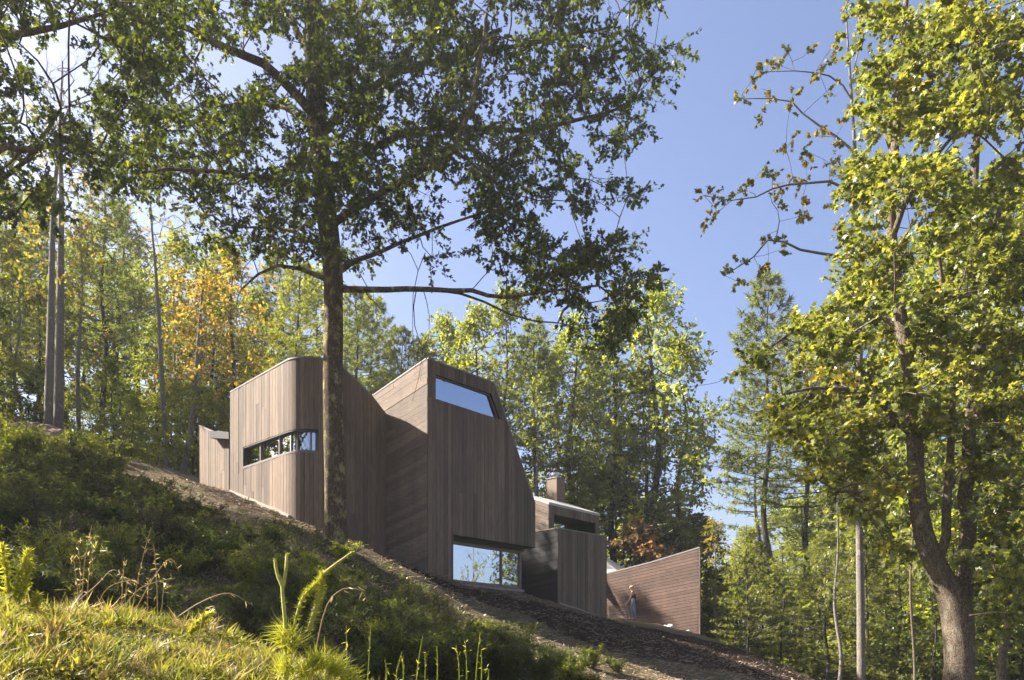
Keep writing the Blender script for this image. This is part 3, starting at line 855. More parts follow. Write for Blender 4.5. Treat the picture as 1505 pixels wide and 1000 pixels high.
def foliage(rng, targets, out_dirs, ntw, tl, nlf, size, shape, droop_tw=0.15, spread=0.9, flat=0.7, upbias=0.5, tone_lo=0.0):
    """sprays of leafy twigs at each target -> twig sticks + leaf polygons + tone"""
    T = len(targets)
    base = np.repeat(targets, ntw, 0)
    d = np.repeat(out_dirs, ntw, 0) + rng.normal(size=(T * ntw, 3)) * np.array([spread, spread, spread * flat])
    d[:, 2] -= droop_tw
    d = unit(d)
    L = tl * rng.uniform(0.45, 1.15, (T * ntw, 1))
    tip = base + d * L
    tip[:, 2] -= 0.12 * L[:, 0]
    ctone = np.repeat(rng.normal(0, 0.16, T), ntw * nlf)
    u = rng.uniform(0.12, 1.0, (T * ntw, nlf, 1)) ** 0.8
    pos = (base[:, None] + (tip - base)[:, None] * u).reshape(-1, 3)
    dd = np.repeat(d, nlf, 0)
    ld = unit(dd * 0.7 + rng.normal(size=dd.shape) * 0.75 + np.array([0, 0, -0.25]))
    pos = pos + rng.normal(size=pos.shape) * 0.03 * tl
    sz = size * rng.uniform(0.6, 1.25, len(pos))
    V = leaves(rng, pos, ld, sz, shape, upbias)
    tone = np.clip(rng.beta(2.2, 3.0, len(pos)) * 0.9 + ctone + tone_lo, 0, 1)
    return (base, tip), V, tone

def grow(nodes, parents, targets, rng, seg=0.6, wobble=0.08, lift=0.0, lam=0.35, root_pref=None):
    """attach every target to the nearest part of the growing skeleton"""
    N0 = len(nodes)
    cap = N0 + int(sum(3 + np.linalg.norm(targets.max(0) - targets.min(0)) / seg for _ in range(len(targets)))) + 10
    pos = np.zeros((cap, 3)); par = np.full(cap, -1); dep = np.zeros(cap)
    pos[:N0] = nodes; par[:N0] = parents
    n = N0
    dist0 = np.min(np.linalg.norm(targets[:, None] - pos[None, :N0], axis=2), axis=1)
    ends = np.zeros(len(targets), int)
    for ti in np.argsort(dist0):
        t = targets[ti]
        v = t - pos[:n]
        dd = np.linalg.norm(v, axis=1)
        cost = dd + lam * dep[:n] + 0.35 * np.maximum(0, -v[:, 2])      # branches rise rather than hang
        j = int(np.argmin(cost)); dist = dd[j]
        m = max(1, int(math.ceil(dist / seg)))
        p0 = pos[j]
        bow = rng.normal(size=3) * wobble * dist
        bow[2] += lift * dist
        last = j
        for i in range(1, m + 1):
            u = i / m
            pp = p0 + (t - p0) * u + bow * (4 * u * (1 - u)) + (rng.normal(size=3) * wobble * 0.4 * seg if i < m else 0)
            if n >= cap: break
            pos[n] = pp; par[n] = last; dep[n] = dep[last] + dist / m
            last = n; n += 1
        ends[ti] = last
    return pos[:n], par[:n], ends

def skeleton_mesh(geo, pos, par, ends, rtip, power, fixed=None, kmax=7, start=0):
    """tubes for all nodes; radii by number of tips carried"""
    n = len(pos)
    cnt = np.zeros(n)
    cnt[ends] += 1
    for i in range(n - 1, -1, -1):
        if par[i] >= 0: cnt[par[i]] += cnt[i]
    rad = rtip * np.maximum(cnt, 1) ** power
    if fixed is not None:
        m = len(fixed); rad[:m] = fixed
    kids = [[] for _ in range(n)]
    for i in range(n):
        if par[i] >= 0: kids[par[i]].append(i)
    done = np.zeros(n, bool)
    for i in range(n):
        if i < start: done[i] = True
    for i in range(n):
        if done[i]: continue
        ch = []
        if par[i] >= 0: ch.append(par[i])
        c = i
        while True:
            ch.append(c); done[c] = True
            nx = [q_ for q_ in kids[c] if not done[q_]]
            if not nx: break
            c = max(nx, key=lambda q_: cnt[q_])
        if len(ch) < 2: continue
        r = rad[ch].copy()
        if par[i] >= 0: r[0] = min(r[0], r[1] * 1.25)
        k = 3 if r[1] < 0.018 else (5 if r[1] < 0.06 else kmax)
        V, F = tube_arrays(pos[ch], r, k)
        geo.add(V, F)
    return rad

def in_poly(x, y, poly):
    c = np.zeros(len(x), bool); m = len(poly)
    for i in range(m):
        (x1, y1), (x2, y2) = poly[i], poly[(i + 1) % m]
        if y1 == y2: continue
        hit = ((y1 > y) != (y2 > y)) & (x < (x2 - x1) * (y - y1) / (y2 - y1) + x1)
        c ^= hit
    return c

def make_tree(name, base, trunk_pts, trunk_r, limbs, targets, rng, bark, leafm, fo, label, cat='tree', group=None,
              rtip=0.008, power=0.46, rough=0.05, ktr=16, seg=0.6, wob=0.08, lam=0.35, tone_lo=0.0, lift=0.03):
    """trunk_pts/limbs in world coordinates; limbs = list of (points, r0, r1)"""
    root = empty(name, base)
    tag(root, label, cat, group)
    b = np.array(base)
    tp = smooth_path(trunk_pts, 44)
    tr = np.interp(np.linspace(0, 1, 44), np.linspace(0, 1, len(trunk_r)), trunk_r)
    V, F = tube_arrays(tp - b, tr, ktr, rough, seed=rng.uniform(0, 50))
    trunk = obj_from('trunk', arrays_mesh('trunk', V, F), bark, root)
    nodes = [p for p in tp[3:]]; par = list(range(-1, len(nodes) - 1)); fixed = list(tr[3:])
    ntr = len(nodes)
    geo = Geo()
    for lp, r0, r1 in limbs:
        m = max(6, int(np.sum(np.linalg.norm(np.diff(np.array(lp), axis=0), axis=1)) / seg))
        sp = smooth_path(lp, m)
        sp[1:-1] += rng.normal(size=(m - 2, 3)) * 0.03
        rr = np.linspace(r0, r1, m)
        j = int(np.argmin(np.linalg.norm(np.array(nodes) - sp[0], axis=1)))
        V, F = tube_arrays(np.concatenate([[sp[0]], sp[1:]]) - b, rr, 9, 0.05, rng.uniform(0, 50))
        geo.add(V, F)
        last = j
        for p_, r_ in zip(sp[1:], rr[1:]):
            nodes.append(p_); par.append(last); fixed.append(r_); last = len(nodes) - 1
    st = len(nodes)
    pos, pr, ends = grow(np.array(nodes), np.array(par), targets, rng, seg, wob, lift, lam)
    skeleton_mesh(geo, pos - b, pr, ends, rtip, power, fixed, start=st)
    prev = pos[pr[ends]]
    od = unit(pos[ends] - prev)
    (ta, tb), LV, tone = foliage(rng, targets, od * 0.9, *fo)
    V, F = sticks(ta - b, tb - b, np.full(len(ta), rtip * 0.55), np.full(len(ta), rtip * 0.25))
    geo.add(V, F)
    obj_from('branches', geo.mesh('branches'), bark, root)
    if tone_lo: tone = np.clip(tone + tone_lo, 0, 1)
    cr = obj_from('crown', polys_mesh('crown', LV - b, LV.shape[1], tone), leafm, root)
    cr['kind'] = 'stuff'
    return root

def pick_targets(rng, n, poly, Y0, sY, clipY, holes=(), dens=None, layer=None):
    """cluster centres spread through a crown whose outline is given in photo pixels"""
    xs = [p[0] for p in poly]; ys = [p[1] for p in poly]
    out = []
    while len(out) < n:
        x = rng.uniform(min(xs), max(xs), n * 3); y = rng.uniform(min(ys), max(ys), n * 3)
        ok = in_poly(x, y, poly)
        for hx, hy, rx, ry in holes:
            ok &= ((x - hx) / rx) ** 2 + ((y - hy) / ry) ** 2 > 1
        if layer is not None:
            lx, ly, thr = layer
            nz_ = np.array([mnoise.noise(Vector((a / lx, c / ly, 1.7))) for a, c in zip(x, y)])
            ok &= nz_ > thr
        if dens is not None: ok &= rng.uniform(size=n * 3) < dens(x, y)
        x, y = x[ok], y[ok]
        Y = Y0 + np.clip(rng.normal(0, sY, len(x)), -clipY, clipY)
        for a, b_, c in zip(x, y, Y): out.append(P(a, b_, c))
    return np.array(out[:n])

# ------------------------------------------------------------------ the big oak in front of the house
rg = np.random.default_rng(11)
YO = 26.0
ob = P(494, 812, YO); ob[2] = g1(ob[0], ob[1]) - 0.1
tpts = [ob] + [P(*a) for a in ((493, 760, YO), (491, 680, YO), (489, 560, YO), (490, 470, YO), (489, 400, YO), (478, 300, YO), (468, 200, YO + .1), (462, 90, YO + .2), (460, -40, YO + .3), (462, -200, YO + .3), (470, -360, YO + .2))]
trr = [0.44, 0.36, 0.335, 0.315, 0.31, 0.305, 0.33, 0.31, 0.29, 0.25, 0.19, 0.06]
lm = lambda pts_, r0, r1: ([P(*p_) for p_ in pts_], r0, r1)
oak_limbs = [
    lm([(495, 426, YO), (545, 424, YO - .6), (610, 425, YO - 1.2), (680, 426, YO - 1.8), (735, 438, YO - 2.2), (800, 430, YO - 2.6), (880, 420, YO - 2.5)], .105, .03),
    lm([(640, 426, YO - 1.4), (700, 440, YO - 1.7), (760, 465, YO - 2.0), (820, 475, YO - 1.8)], .045, .02),
    lm([(488, 415, YO), (455, 402, YO - .4), (425, 390, YO - .8), (385, 398, YO - 1.2), (355, 425, YO - 1.6)], .09, .025),
    lm([(488, 405, YO), (520, 385, YO + .5), (560, 370, YO + 1), (620, 345, YO + 1.6), (690, 320, YO + 2.2), (770, 300, YO + 2.6)], .10, .03),
    lm([(482, 335, YO), (530, 300, YO - .8), (600, 260, YO - 1.6), (665, 225, YO - 2.4), (700, 120, YO - 3), (715, 20, YO - 3)], .14, .045),
    lm([(476, 290, YO), (440, 270, YO - 1), (380, 265, YO - 2), (300, 250, YO - 3), (200, 255, YO - 4)], .12, .03),
    lm([(470, 180, YO), (400, 105, YO - .5), (330, 70, YO - 1), (260, 35, YO - 1.5), (180, 10, YO - 1.5)], .17, .05),
    lm([(468, 200, YO), (520, 150, YO + 1), (600, 100, YO + 1.8), (690, 80, YO + 2.6), (800, 60, YO + 3), (900, 40, YO + 3)], .15, .04),
    lm([(474, 255, YO), (550, 215, YO + .8), (640, 190, YO + 1.2), (760, 190, YO + 1), (880, 170, YO + .5), (930, 150, YO)], .14, .03),
    lm([(464, 100, YO), (420, 20, YO + 1), (360, -40, YO + 2), (280, -90, YO + 3)], .13, .04),
    lm([(462, 40, YO), (540, -20, YO - 1), (640, -60, YO - 2), (780, -80, YO - 2)], .13, .04),
    lm([(470, 210, YO), (440, 170, YO + 1.5), (380, 150, YO + 3), (300, 160, YO + 4.5)], .11, .03),
    lm([(612, 426, YO - 1.2), (608, 470, YO - 1.3), (622, 530, YO - 1.3), (606, 590, YO - 1.2)], .018, .005),
    lm([(622, 426, YO - 1.3), (630, 480, YO - 1.4), (618, 560, YO - 1.5)], .014, .004),
    lm([(536, 426, YO - .6), (556, 450, YO - .5), (572, 462, YO - .4)], .02, .006),
    lm([(625, 372, YO - 1.2), (612, 420, YO - 1.3), (606, 500, YO - 1.1), (612, 545, YO - 1.1)], .016, .004),
    lm([(355, 425, YO - 1.6), (345, 460, YO - 1.6), (352, 500, YO - 1.6)], .018, .005),
    lm([(486, 380, YO), (450, 350, YO + 1), (400, 335, YO + 1.8), (330, 330, YO + 2.4)], .09, .03)]
oak_poly = [(330, -330), (640, -330), (860, -200), (975, -100), (985, 15), (925, 35), (960, 75), (998, 60), (975, 130), (935, 165), (918, 230), (942, 285), (880, 300), (838, 325), (870, 350), (930, 355), (965, 392), (955, 440), (915, 470), (885, 515), (845, 500), (800, 465), (765, 440), (720, 405), (640, 385), (590, 372), (555, 380), (515, 395), (455, 385), (400, 372), (350, 400), (300, 395), (262, 360), (215, 300), (160, 250), (150, 100), (165, -40), (200, -200)]
oak_holes = [(578, 232, 34, 20), (700, 205, 16, 14), (325, 88, 34, 40), (240, 300, 34, 26), (640, 305, 22, 12), (545, 345, 26, 10), (880, 335, 40, 20), (900, 40, 22, 18), (735, 150, 14, 14), (610, 150, 12, 12), (555, 60, 10, 20), (410, 215, 16, 14), (370, 330, 14, 12), (800, 255, 14, 12), (755, 365, 16, 10), (480, 60, 8, 20), (655, 40, 10, 14), (850, 110, 12, 10)]
tg = pick_targets(rg, 1250, oak_poly, YO + .2, 2.0, 4.2, oak_holes, lambda x, y: np.where(y < -20, 0.4, 1.0) * np.where((x > 505) & (y > 330) & (x < 720), .45, 1), (75, 42, -.24))
make_tree('oak_tree', ob, tpts, trr, oak_limbs, tg, rg, M['bark_oak'], M['oak_leaf'], (5, 0.85, 19, 0.15, OAK_SHAPE, 0.10, 0.9, 0.6, 0.4),
          'large oak with dark lobed leaves and a straight trunk before the rounded house end', rtip=.010, power=.42, rough=.12, ktr=26)

# second oak, trunk outside the left edge, its boughs reach into the picture
Y2 = 19.0
o2 = np.array([-19.5, Y2 + 1.0, 0]); o2[2] = g1(o2[0], o2[1]) - .1
t2 = [o2] + [np.array([-19.5 + .1 * k, Y2 + 1.0, o2[2] + z]) for k, z in enumerate((2, 5, 8, 11, 14, 17))]
o2_limbs = [([t2[3], P(-160, 250, Y2), P(-40, 230, Y2 - .5), P(60, 215, Y2 - .8), P(140, 225, Y2 - 1)], .16, .03),
            ([t2[4], P(-150, 90, Y2), P(-20, 60, Y2), P(90, 40, Y2), P(170, 10, Y2)], .15, .03),
            ([t2[3], P(-200, 330, Y2 + 1.5), P(-70, 290, Y2 + 1), P(20, 250, Y2 + .5), P(90, 160, Y2)], .14, .03)]
o2_poly = [(-480, -300), (60, -220), (180, -60), (250, 20), (215, 120), (235, 215), (195, 250), (130, 262), (95, 300), (40, 310), (-60, 350), (-480, 360)]
tg2 = pick_targets(rg, 470, o2_poly, Y2, 2.2, 5, [(118, 118, 62, 42), (30, 25, 16, 14), (90, 285, 30, 16), (170, 165, 20, 16), (20, 120, 10, 12)], lambda x, y: np.where(x < -20, .5, 1.0))
make_tree('oak_tree', o2, t2, [.42, .34, .31, .28, .22, .16, .05], o2_limbs, tg2, rg, M['bark_oak'], M['oak_leaf'], (5, 0.72, 15, 0.14, OAK_SHAPE, 0.12, 0.9, 0.6, 0.4),
          'oak boughs with dark leaves hanging in from the top left edge', rtip=.009, power=.42, rough=.08)

# ------------------------------------------------------------------ the forked maple on the right
rg = np.random.default_rng(5)
YM = 18.0
mb = P(1404, 1128, YM); mb[2] = g1(mb[0], mb[1]) - .15
mt = [mb] + [P(*a) for a in ((1406, 1040, YM), (1410, 960, YM), (1404, 890, YM), (1385, 850, YM), (1362, 800, YM), (1350, 740, YM), (1345, 660, YM), (1338, 560, YM), (1320, 440, YM), (1310, 330, YM), (1318, 180, YM), (1330, 40, YM), (1335, -120, YM))]
mtr = [.41, .335, .305, .33, .25, .21, .19, .165, .15, .13, .11, .085, .06, .03]
m_limbs = [lm([(1402, 905, YM), (1418, 860, YM + .1), (1424, 790, YM + .2), (1420, 700, YM + .3), (1428, 600, YM + .5), (1440, 470, YM + .6), (1430, 330, YM + .8), (1440, 150, YM + .8), (1450, -50, YM + .8)], .22, .05),
           lm([(1378, 835, YM), (1388, 790, YM - .2), (1392, 720, YM - .3), (1402, 620, YM - .4), (1395, 500, YM - .6), (1380, 380, YM - 1)], .12, .04),
           lm([(1340, 640, YM), (1310, 610, YM - .4), (1270, 580, YM - .8), (1210, 570, YM - 1), (1150, 580, YM - 1.2)], .08, .02),
           lm([(1330, 500, YM), (1290, 460, YM + .3), (1230, 450, YM + .6), (1160, 490, YM + .8), (1120, 520, YM + .8)], .08, .02),
           lm([(1350, 720, YM), (1320, 700, YM - .5), (1270, 705, YM - 1), (1225, 720, YM - 1.2)], .07, .02),
           lm([(1425, 640, YM + .4), (1460, 560, YM), (1500, 500, YM - .5), (1560, 460, YM - 1)], .09, .03),
           lm([(1424, 760, YM + .2), (1450, 720, YM), (1490, 690, YM - .3), (1540, 690, YM - .5)], .08, .02),
           lm([(1312, 350, YM), (1340, 280, YM - .6), (1390, 210, YM - 1.2), (1470, 130, YM - 1.8)], .07, .02),
           lm([(1316, 260, YM), (1300, 180, YM + .5), (1290, 100, YM + 1)], .05, .02),
           lm([(1436, 400, YM + .6), (1470, 300, YM + .2), (1510, 220, YM)], .08, .03)]
m_poly = [(1330, -200), (1290, -40), (1268, 50), (1300, 90), (1268, 130), (1282, 200), (1258, 250), (1262, 330), (1225, 372), (1262, 395), (1205, 430), (1130, 470), (1098, 512), (1100, 545), (1160, 560), (1140, 600), (1165, 650), (1205, 640), (1185, 700), (1235, 715), (1260, 770), (1305, 800), (1338, 850), (1330, 800), (1370, 760), (1440, 790), (1450, 860), (1480, 930), (1640, 960), (1700, 300), (1640, -200)]
m_holes = [(1445, 555, 12, 12), (1345, 255, 10, 10), (1385, 750, 16, 60), (1378, 640, 10, 40), (1300, 55, 14, 14), (1480, 400, 10, 12), (1330, 120, 10, 14), (1420, 90, 12, 10), (1300, 600, 10, 8), (1190, 610, 14, 12), (1380, 330, 10, 8), (1460, 640, 10, 8), (1290, 660, 10, 8)]
tgm = pick_targets(rg, 980, m_poly, YM - .2, 1.7, 4.2, m_holes, lambda x, y: np.where(x > 1510, .35, 1.0) * np.where(y < -20, .35, 1.0) * np.where((x > 1325) & (x < 1440) & (y > 640), .10, 1.0), (85, 30, -.04))
make_tree('maple_tree', mb, mt, mtr, m_limbs, tgm, rg, M['bark_maple'], M['maple_leaf'], (6, 0.60, 15, 0.112, MAPLE_SHAPE, 0.10, 0.95, 0.28, 1.2),
          'big forked maple with knobbly trunk and bright yellow green leaves', rtip=.007, power=.42, rough=.11, ktr=22)

# slender half-bare tree leaning out of the maple with yellow leaf bunches
rg = np.random.default_rng(8)
YS = 27.0
sb = P(1266, 1040, YS); sb[2] = g1(sb[0], sb[1]) - .1
stp = [sb] + [P(*a) for a in ((1265, 900, YS), (1263, 760, YS), (1264, 600, YS), (1263, 480, YS), (1262, 380, YS), (1259, 270, YS), (1252, 150, YS), (1246, 60, YS), (1242, -20, YS))]
s_limbs = [lm([(1262, 376, YS), (1215, 374, YS - .3), (1172, 366, YS - .6), (1130, 352, YS - .8), (1098, 385, YS - 1), (1065, 405, YS - 1)], .055, .012),
           lm([(1262, 290, YS), (1230, 270, YS - .3), (1180, 268, YS - .5), (1140, 275, YS - .8), (1100, 295, YS - 1), (1035, 288, YS - 1.2)], .05, .012),
           lm([(1258, 225, YS), (1215, 195, YS + .2), (1180, 165, YS + .3), (1150, 145, YS + .4), (1090, 145, YS + .4)], .045, .012),
           lm([(1253, 150, YS), (1225, 115, YS), (1190, 104, YS), (1125, 106, YS)], .035, .01),
           lm([(1250, 130, YS), (1262, 60, YS + .3), (1258, -10, YS + .4)], .03, .01),
           lm([(1140, 355, YS - .8), (1145, 320, YS - .8), (1130, 280, YS - .8)], .02, .008)]
sp_t = [(1065, 400), (1080, 412), (1092, 385), (1130, 380), (1145, 368), (1128, 345), (1115, 392), (1035, 288), (1048, 285), (1065, 290), (1080, 287), (1095, 280), (1110, 262), (1120, 250), (1135, 258), (1150, 270), (1165, 262), (1180, 268), (1055, 312), (1040, 325), (1140, 300), (1180, 310), (1175, 318), (1180, 290), (1155, 220), (1165, 205), (1190, 225), (1200, 200), (1185, 245), (1090, 145), (1105, 118), (1112, 100), (1130, 95), (1150, 98), (1160, 80), (1120, 165), (1165, 140), (1160, 165), (1130, 135), (1190, 75), (1210, 95), (1205, 110), (1225, 68), (1228, 60), (1215, 135), (1240, 180), (1230, 210), (1245, 240), (1210, 190), (1220, 240), (1240, 260), (1245, 5), (1260, 20), (1240, -15), (1270, 0), (1150, 350), (1225, 260), (1240, 330), (1255, 300), (1230, 300)]
tgs = np.array([P(a, b_, YS - .4 + rg.normal(0, .35)) for a, b_ in sp_t])
make_tree('slender_tree', sb, stp, [.15, .13, .12, .11, .10, .085, .07, .05, .035, .012], s_limbs, tgs, rg, M['bark_pale'], M['yellow_leaf'], (4, 0.42, 9, 0.13, MAPLE_SHAPE, 0.25, 0.9, 0.7, 0.3),
          'slender half bare tree with sparse yellowing leaves reaching left of the maple', rtip=.007, power=.40, rough=.03, ktr=10)

# ------------------------------------------------------------------ forest: prototypes and copies
def kids(o): return [c for c in bpy.data.objects if c.parent == o]
KIDS = {}
def copy_tree(o):
    c = o.copy(); COL.objects.link(c); reg(c, (0, 0, 0))
    for ch in KIDS.setdefault(o.name, kids(o)):
        d = ch.copy(); COL.objects.link(d); d.parent = c
    return c

class Proto:
    def __init__(s, root, H): s.root, s.H, s.used = root, H, False
    def place(s, px, Y, topy=None, label='', group=None, mat=None, bark=None, H=None, wide=1.0, rz=None, cat='tree', x=None, lean=0.0, name=None):
        x = (px - CX) / FPX * Y if x is None else x
        z = g1(x, Y)
        if H is None: H = EYE + (HY - topy) / FPX * Y - z
        k = H / s.H
        o = s.root if not s.used else copy_tree(s.root)
        s.used = True
        o.location = (x, Y, z - 0.08)
        o.scale = (k * wide, k * wide, k)
        o.rotation_euler = (0, lean, PR.uniform(0, 6.28) if rz is None else rz)
        tag(o, label, cat, group)
        for ch in kids_of(o):
            nm = ch.name.split('.')[0]
            m_ = mat if nm == 'crown' else (bark if nm in ('trunk', 'branches') else None)
            if m_ is not None and ch.material_slots:
                ch.material_slots[0].link = 'OBJECT'; ch.material_slots[0].material = m_
        return o
def kids_of(o): return list(o.children)
PR = np.random.default_rng(21)
RANK = ['leftmost', 'second from left', 'third from left', 'fourth from left', 'fifth from left', 'sixth from left', 'seventh from left', 'eighth from left', 'ninth from left', 'tenth from left']
def name_apart(lst, marks, noun, rank=True):
    """lst: (object, px, look); marks: (px, phrase) of things one can find"""
    seen = {}
    for o, px, look in lst:
        ph = min(marks, key=lambda m_: abs(m_[0] - px))[1]
        seen.setdefault((look, ph), []).append((px, o))
    for (look, ph), ol in seen.items():
        ol.sort(key=lambda a: a[0])
        for i, (px, o) in enumerate(ol):
            t_ = f'{look} {noun} {ph}'
            if rank and len(ol) > 1: t_ += ', ' + RANK[min(i, 9)]
            o['label'] = t_
LOOK = {'green_leaf': 'mid green', 'weed': 'pale green', 'dark_leaf': 'dark green', 'maple_leaf': 'yellow green', 'shrub_leaf': 'olive green'}
UND = []

def decid_proto(name, seed, H, z0, rad, ntg, fo, bark, leafm, r0, top=1.0, limbs=6, wob=.08):
    rng = np.random.default_rng(seed)
    tp = [np.array([0, 0, 0.0])]
    for f in (0.15, 0.35, 0.55, 0.75, 0.97):
        tp.append(np.array([rng.normal(0, .012 * H), rng.normal(0, .012 * H), H * f]))
    tg_ = []
    while len(tg_) < ntg:
        f = rng.uniform(z0, 1.0); a = rng.uniform(0, 6.283)
        u = (f - z0) / (1 - z0)
        rr = rad * (0.25 + 1.0 * math.sin(math.pi * min(1, u * .78 + .16))) * (1 - u ** 4 * .6)
        q_ = 0.55 + 0.45 * mnoise.noise(Vector((math.cos(a) * 1.5 + seed, math.sin(a) * 1.5, f * 7)))   # lumpy outline
        r = rr * q_ * 1.25 * math.sqrt(rng.uniform(.08, 1))
        if mnoise.noise(Vector((r * math.cos(a) * .55 + seed * 3, r * math.sin(a) * .55, f * H * .5))) < -0.12: continue
        tg_.append((r * math.cos(a), r * math.sin(a), f * H))
    t = make_tree(name, (0, 0, 0), tp, [r0 * 1.25, r0, r0 * .85, r0 * .65, r0 * .4, r0 * .08], [], np.array(tg_), rng, bark, leafm, fo, '', rtip=.012 * H / 16, power=.40, ktr=10, rough=.04, seg=.7, wob=wob, lift=.05)
    return Proto(t, H)

def needle_tufts(rng, tips, dirs, nn, L, w, spread=.75):
    T = len(tips)
    d = unit(np.repeat(dirs, nn, 0) * .8 + rng.normal(size=(T * nn, 3)) * spread)
    a = np.repeat(tips, nn, 0) - d * L * .1
    s = unit(np.cross(d, rng.normal(size=d.shape)))
    ll = L * rng.uniform(.6, 1.15, (T * nn, 1))
    V = np.stack([a + s * w, a + d * ll, a - s * w], 1)
    tone = np.clip(np.repeat(rng.normal(.42, .2, T), nn) + rng.normal(0, .12, T * nn), 0, 1)
    return V, tone

def pine_proto(name, seed, H, z0, rad, gapz, per, nn, L, w, bark, leafm, r0, sidem=5, up=0.12, ragged=.3, top_pow=.8):
    rng = np.random.default_rng(seed)
    root = empty(name, (0, 0, 0))
    tp = smooth_path([np.array([rng.normal(0, .008 * H) * (f > 0), rng.normal(0, .008 * H) * (f > 0), H * f]) for f in (0, .2, .4, .6, .8, 1)], 30)
    tr = np.interp(np.linspace(0, 1, 30), [0, .06, .5, 1], [r0 * 1.3, r0, r0 * .62, .02])
    V, F = tube_arrays(tp, tr, 9, .04, seed)
    obj_from('trunk', arrays_mesh('trunk', V, F), bark, root)
    geo = Geo(); tips, dirs = [], []
    z = H * z0
    while z < H * .985:
        f = (z / H - z0) / (1 - z0)
        n = max(2, int(per + rng.integers(-1, 2)))
        a0 = rng.uniform(0, 6.28)
        for b in range(n):
            if rng.random() < ragged * .5: continue
            a = a0 + b * 6.283 / n + rng.normal(0, .25)
            Lb = rad * (1 - f) ** top_pow * rng.uniform(1 - ragged, 1.1) + .15 * rad * .4
            base = np.array([np.interp(z, tp[:, 2], tp[:, 0]), np.interp(z, tp[:, 2], tp[:, 1]), z + rng.normal(0, gapz * .15)])
            h = np.array([math.cos(a), math.sin(a), 0])
            el = up + .5 * f + rng.normal(0, .08)
            pts_ = [base, base + h * Lb * .5 + [0, 0, Lb * .5 * el * .6], base + h * Lb + [0, 0, Lb * el * 1.2]]
            sp = smooth_path(pts_, 6)
            V, F = tube_arrays(sp, np.linspace(max(.012, Lb * .012), .006, 6), 4)
            geo.add(V, F)
            side = np.array([-h[1], h[0], 0])
            for m_ in range(sidem):
                u = .3 + .7 * (m_ + rng.uniform(0, 1)) / sidem
                p0 = sp[0] + (np.array([np.interp(u * 5, range(6), sp[:, i]) for i in range(3)]) - sp[0])
                for sg in (-1, 1):
                    ls = Lb * .38 * (1.15 - u) * rng.uniform(.6, 1.2) + .12
                    dd = unit(h * .65 + side * sg * rng.uniform(.5, 1.0) + np.array([0, 0, rng.normal(.12, .12)]))
                    p1 = p0 + dd * ls
                    V, F = sticks(p0[None], p1[None], np.array([.008]), np.array([.004])); geo.add(V, F)
                    nt_ = max(1, int(ls / (L * .9)))
                    for q_ in range(nt_):
                        tips.append(p0 + dd * ls * (q_ + 1) / nt_); dirs.append(unit(dd + np.array([0, 0, .25])))
            tips.append(sp[-1]); dirs.append(unit(h + np.array([0, 0, .3])))
        z += gapz * rng.uniform(.7, 1.3) * (1 - .35 * f)
    tips.append(tp[-1]); dirs.append(np.array([0, 0, 1.0]))
    obj_from('branches', geo.mesh('branches'), bark, root)
    V, tone = needle_tufts(rng, np.array(tips), np.array(dirs), nn, L, w)
    c = obj_from('crown', polys_mesh('crown', V, 3, tone), leafm, root); c['kind'] = 'stuff'
    return Proto(root, H)

FO = (5, 1.0, 7, 0.25, OVAL_SHAPE, 0.08, 0.9, 0.55, 0.5)
tallA = decid_proto('forest_tree', 31, 20, .40, 3.6, 190, FO, M['bark_dark'], M['green_leaf'], .22)
tallB = decid_proto('forest_tree', 32, 20, .50, 3.0, 150, FO, M['bark_dark'], M['green_leaf'], .20)
tallC = decid_proto('forest_tree', 33, 20, .34, 4.4, 200, FO, M['bark_dark'], M['green_leaf'], .24)
sparse = decid_proto('forest_tree', 34, 16, .35, 2.6, 75, (4, .8, 6, .22, OVAL_SHAPE, 0.1, .9, .6, .5), M['bark_pale'], M['yellow_leaf'], .15, wob=.1)
under = decid_proto('understory_tree', 35, 6, .22, 2.2, 110, (5, .6, 8, .17, OVAL_SHAPE, 0.08, .95, .5, .6), M['bark_dark'], M['green_leaf'], .06)
underB = decid_proto('understory_tree', 36, 7, .12, 2.0, 120, (5, .6, 8, .17, OVAL_SHAPE, 0.08, .95, .5, .6), M['bark_dark'], M['green_leaf'], .06)
pineA = pine_proto('white_pine', 41, 24, .38, 4.4, .85, 5, 13, .46, .030, M['bark_dark'], M['pine_needle'], .26, 7, .10, .35)
pineB = pine_proto('white_pine', 42, 24, .50, 3.8, .95, 5, 13, .46, .030, M['bark_dark'], M['pine_needle'], .24, 7, .14, .4)
youngA = pine_proto('young_pine', 43, 10, .10, 2.5, .50, 6, 11, .27, .013, M['bark_dark'], M['pine_light'], .09, 5, .16, .25)
youngB = pine_proto('young_pine', 44, 10, .16, 2.2, .62, 5, 11, .27, .013, M['bark_dark'], M['pine_light'], .09, 5, .10, .35)

GB = 'tall trees behind the house'
# behind the house, right of the tall box
tallA.place(700, 56, 455, 'tall leafy tree rising just behind the tall slanted box', GB)
pineB.place(786, 55, 470, 'tall thin pine with bare lower trunk above the chimney', GB)
tallB.place(745, 60, 430, 'tall leafy tree behind the slanted roof edge', GB)
tallC.place(845, 57, 470, 'broad leafy tree behind the chimney', GB, wide=.95)
tallA.place(905, 56, 460, 'tall leafy tree between the chimney and the far wall', GB)
pineA.place(880, 62, 520, 'pine half hidden by leafy trees behind the loft window', GB)
tallC.place(960, 55, 420, 'outermost tall leafy tree against the open blue sky', GB, wide=1.0)
tallB.place(945, 55, 545, 'slim tree with bare trunk behind the reddish wall', GB)
tallB.place(1000, 60, 500, 'slim leafy tree at the edge of the open sky', GB)
tallA.place(820, 70, 520, 'distant leafy tree seen between trunks above the loft', GB)
tallA.place(655, 66, 470, 'leafy tree top showing above the glazed clerestory', GB)
sparse.place(790, 53, 560, 'small sparse tree beside the chimney', GB, M['green_leaf'])
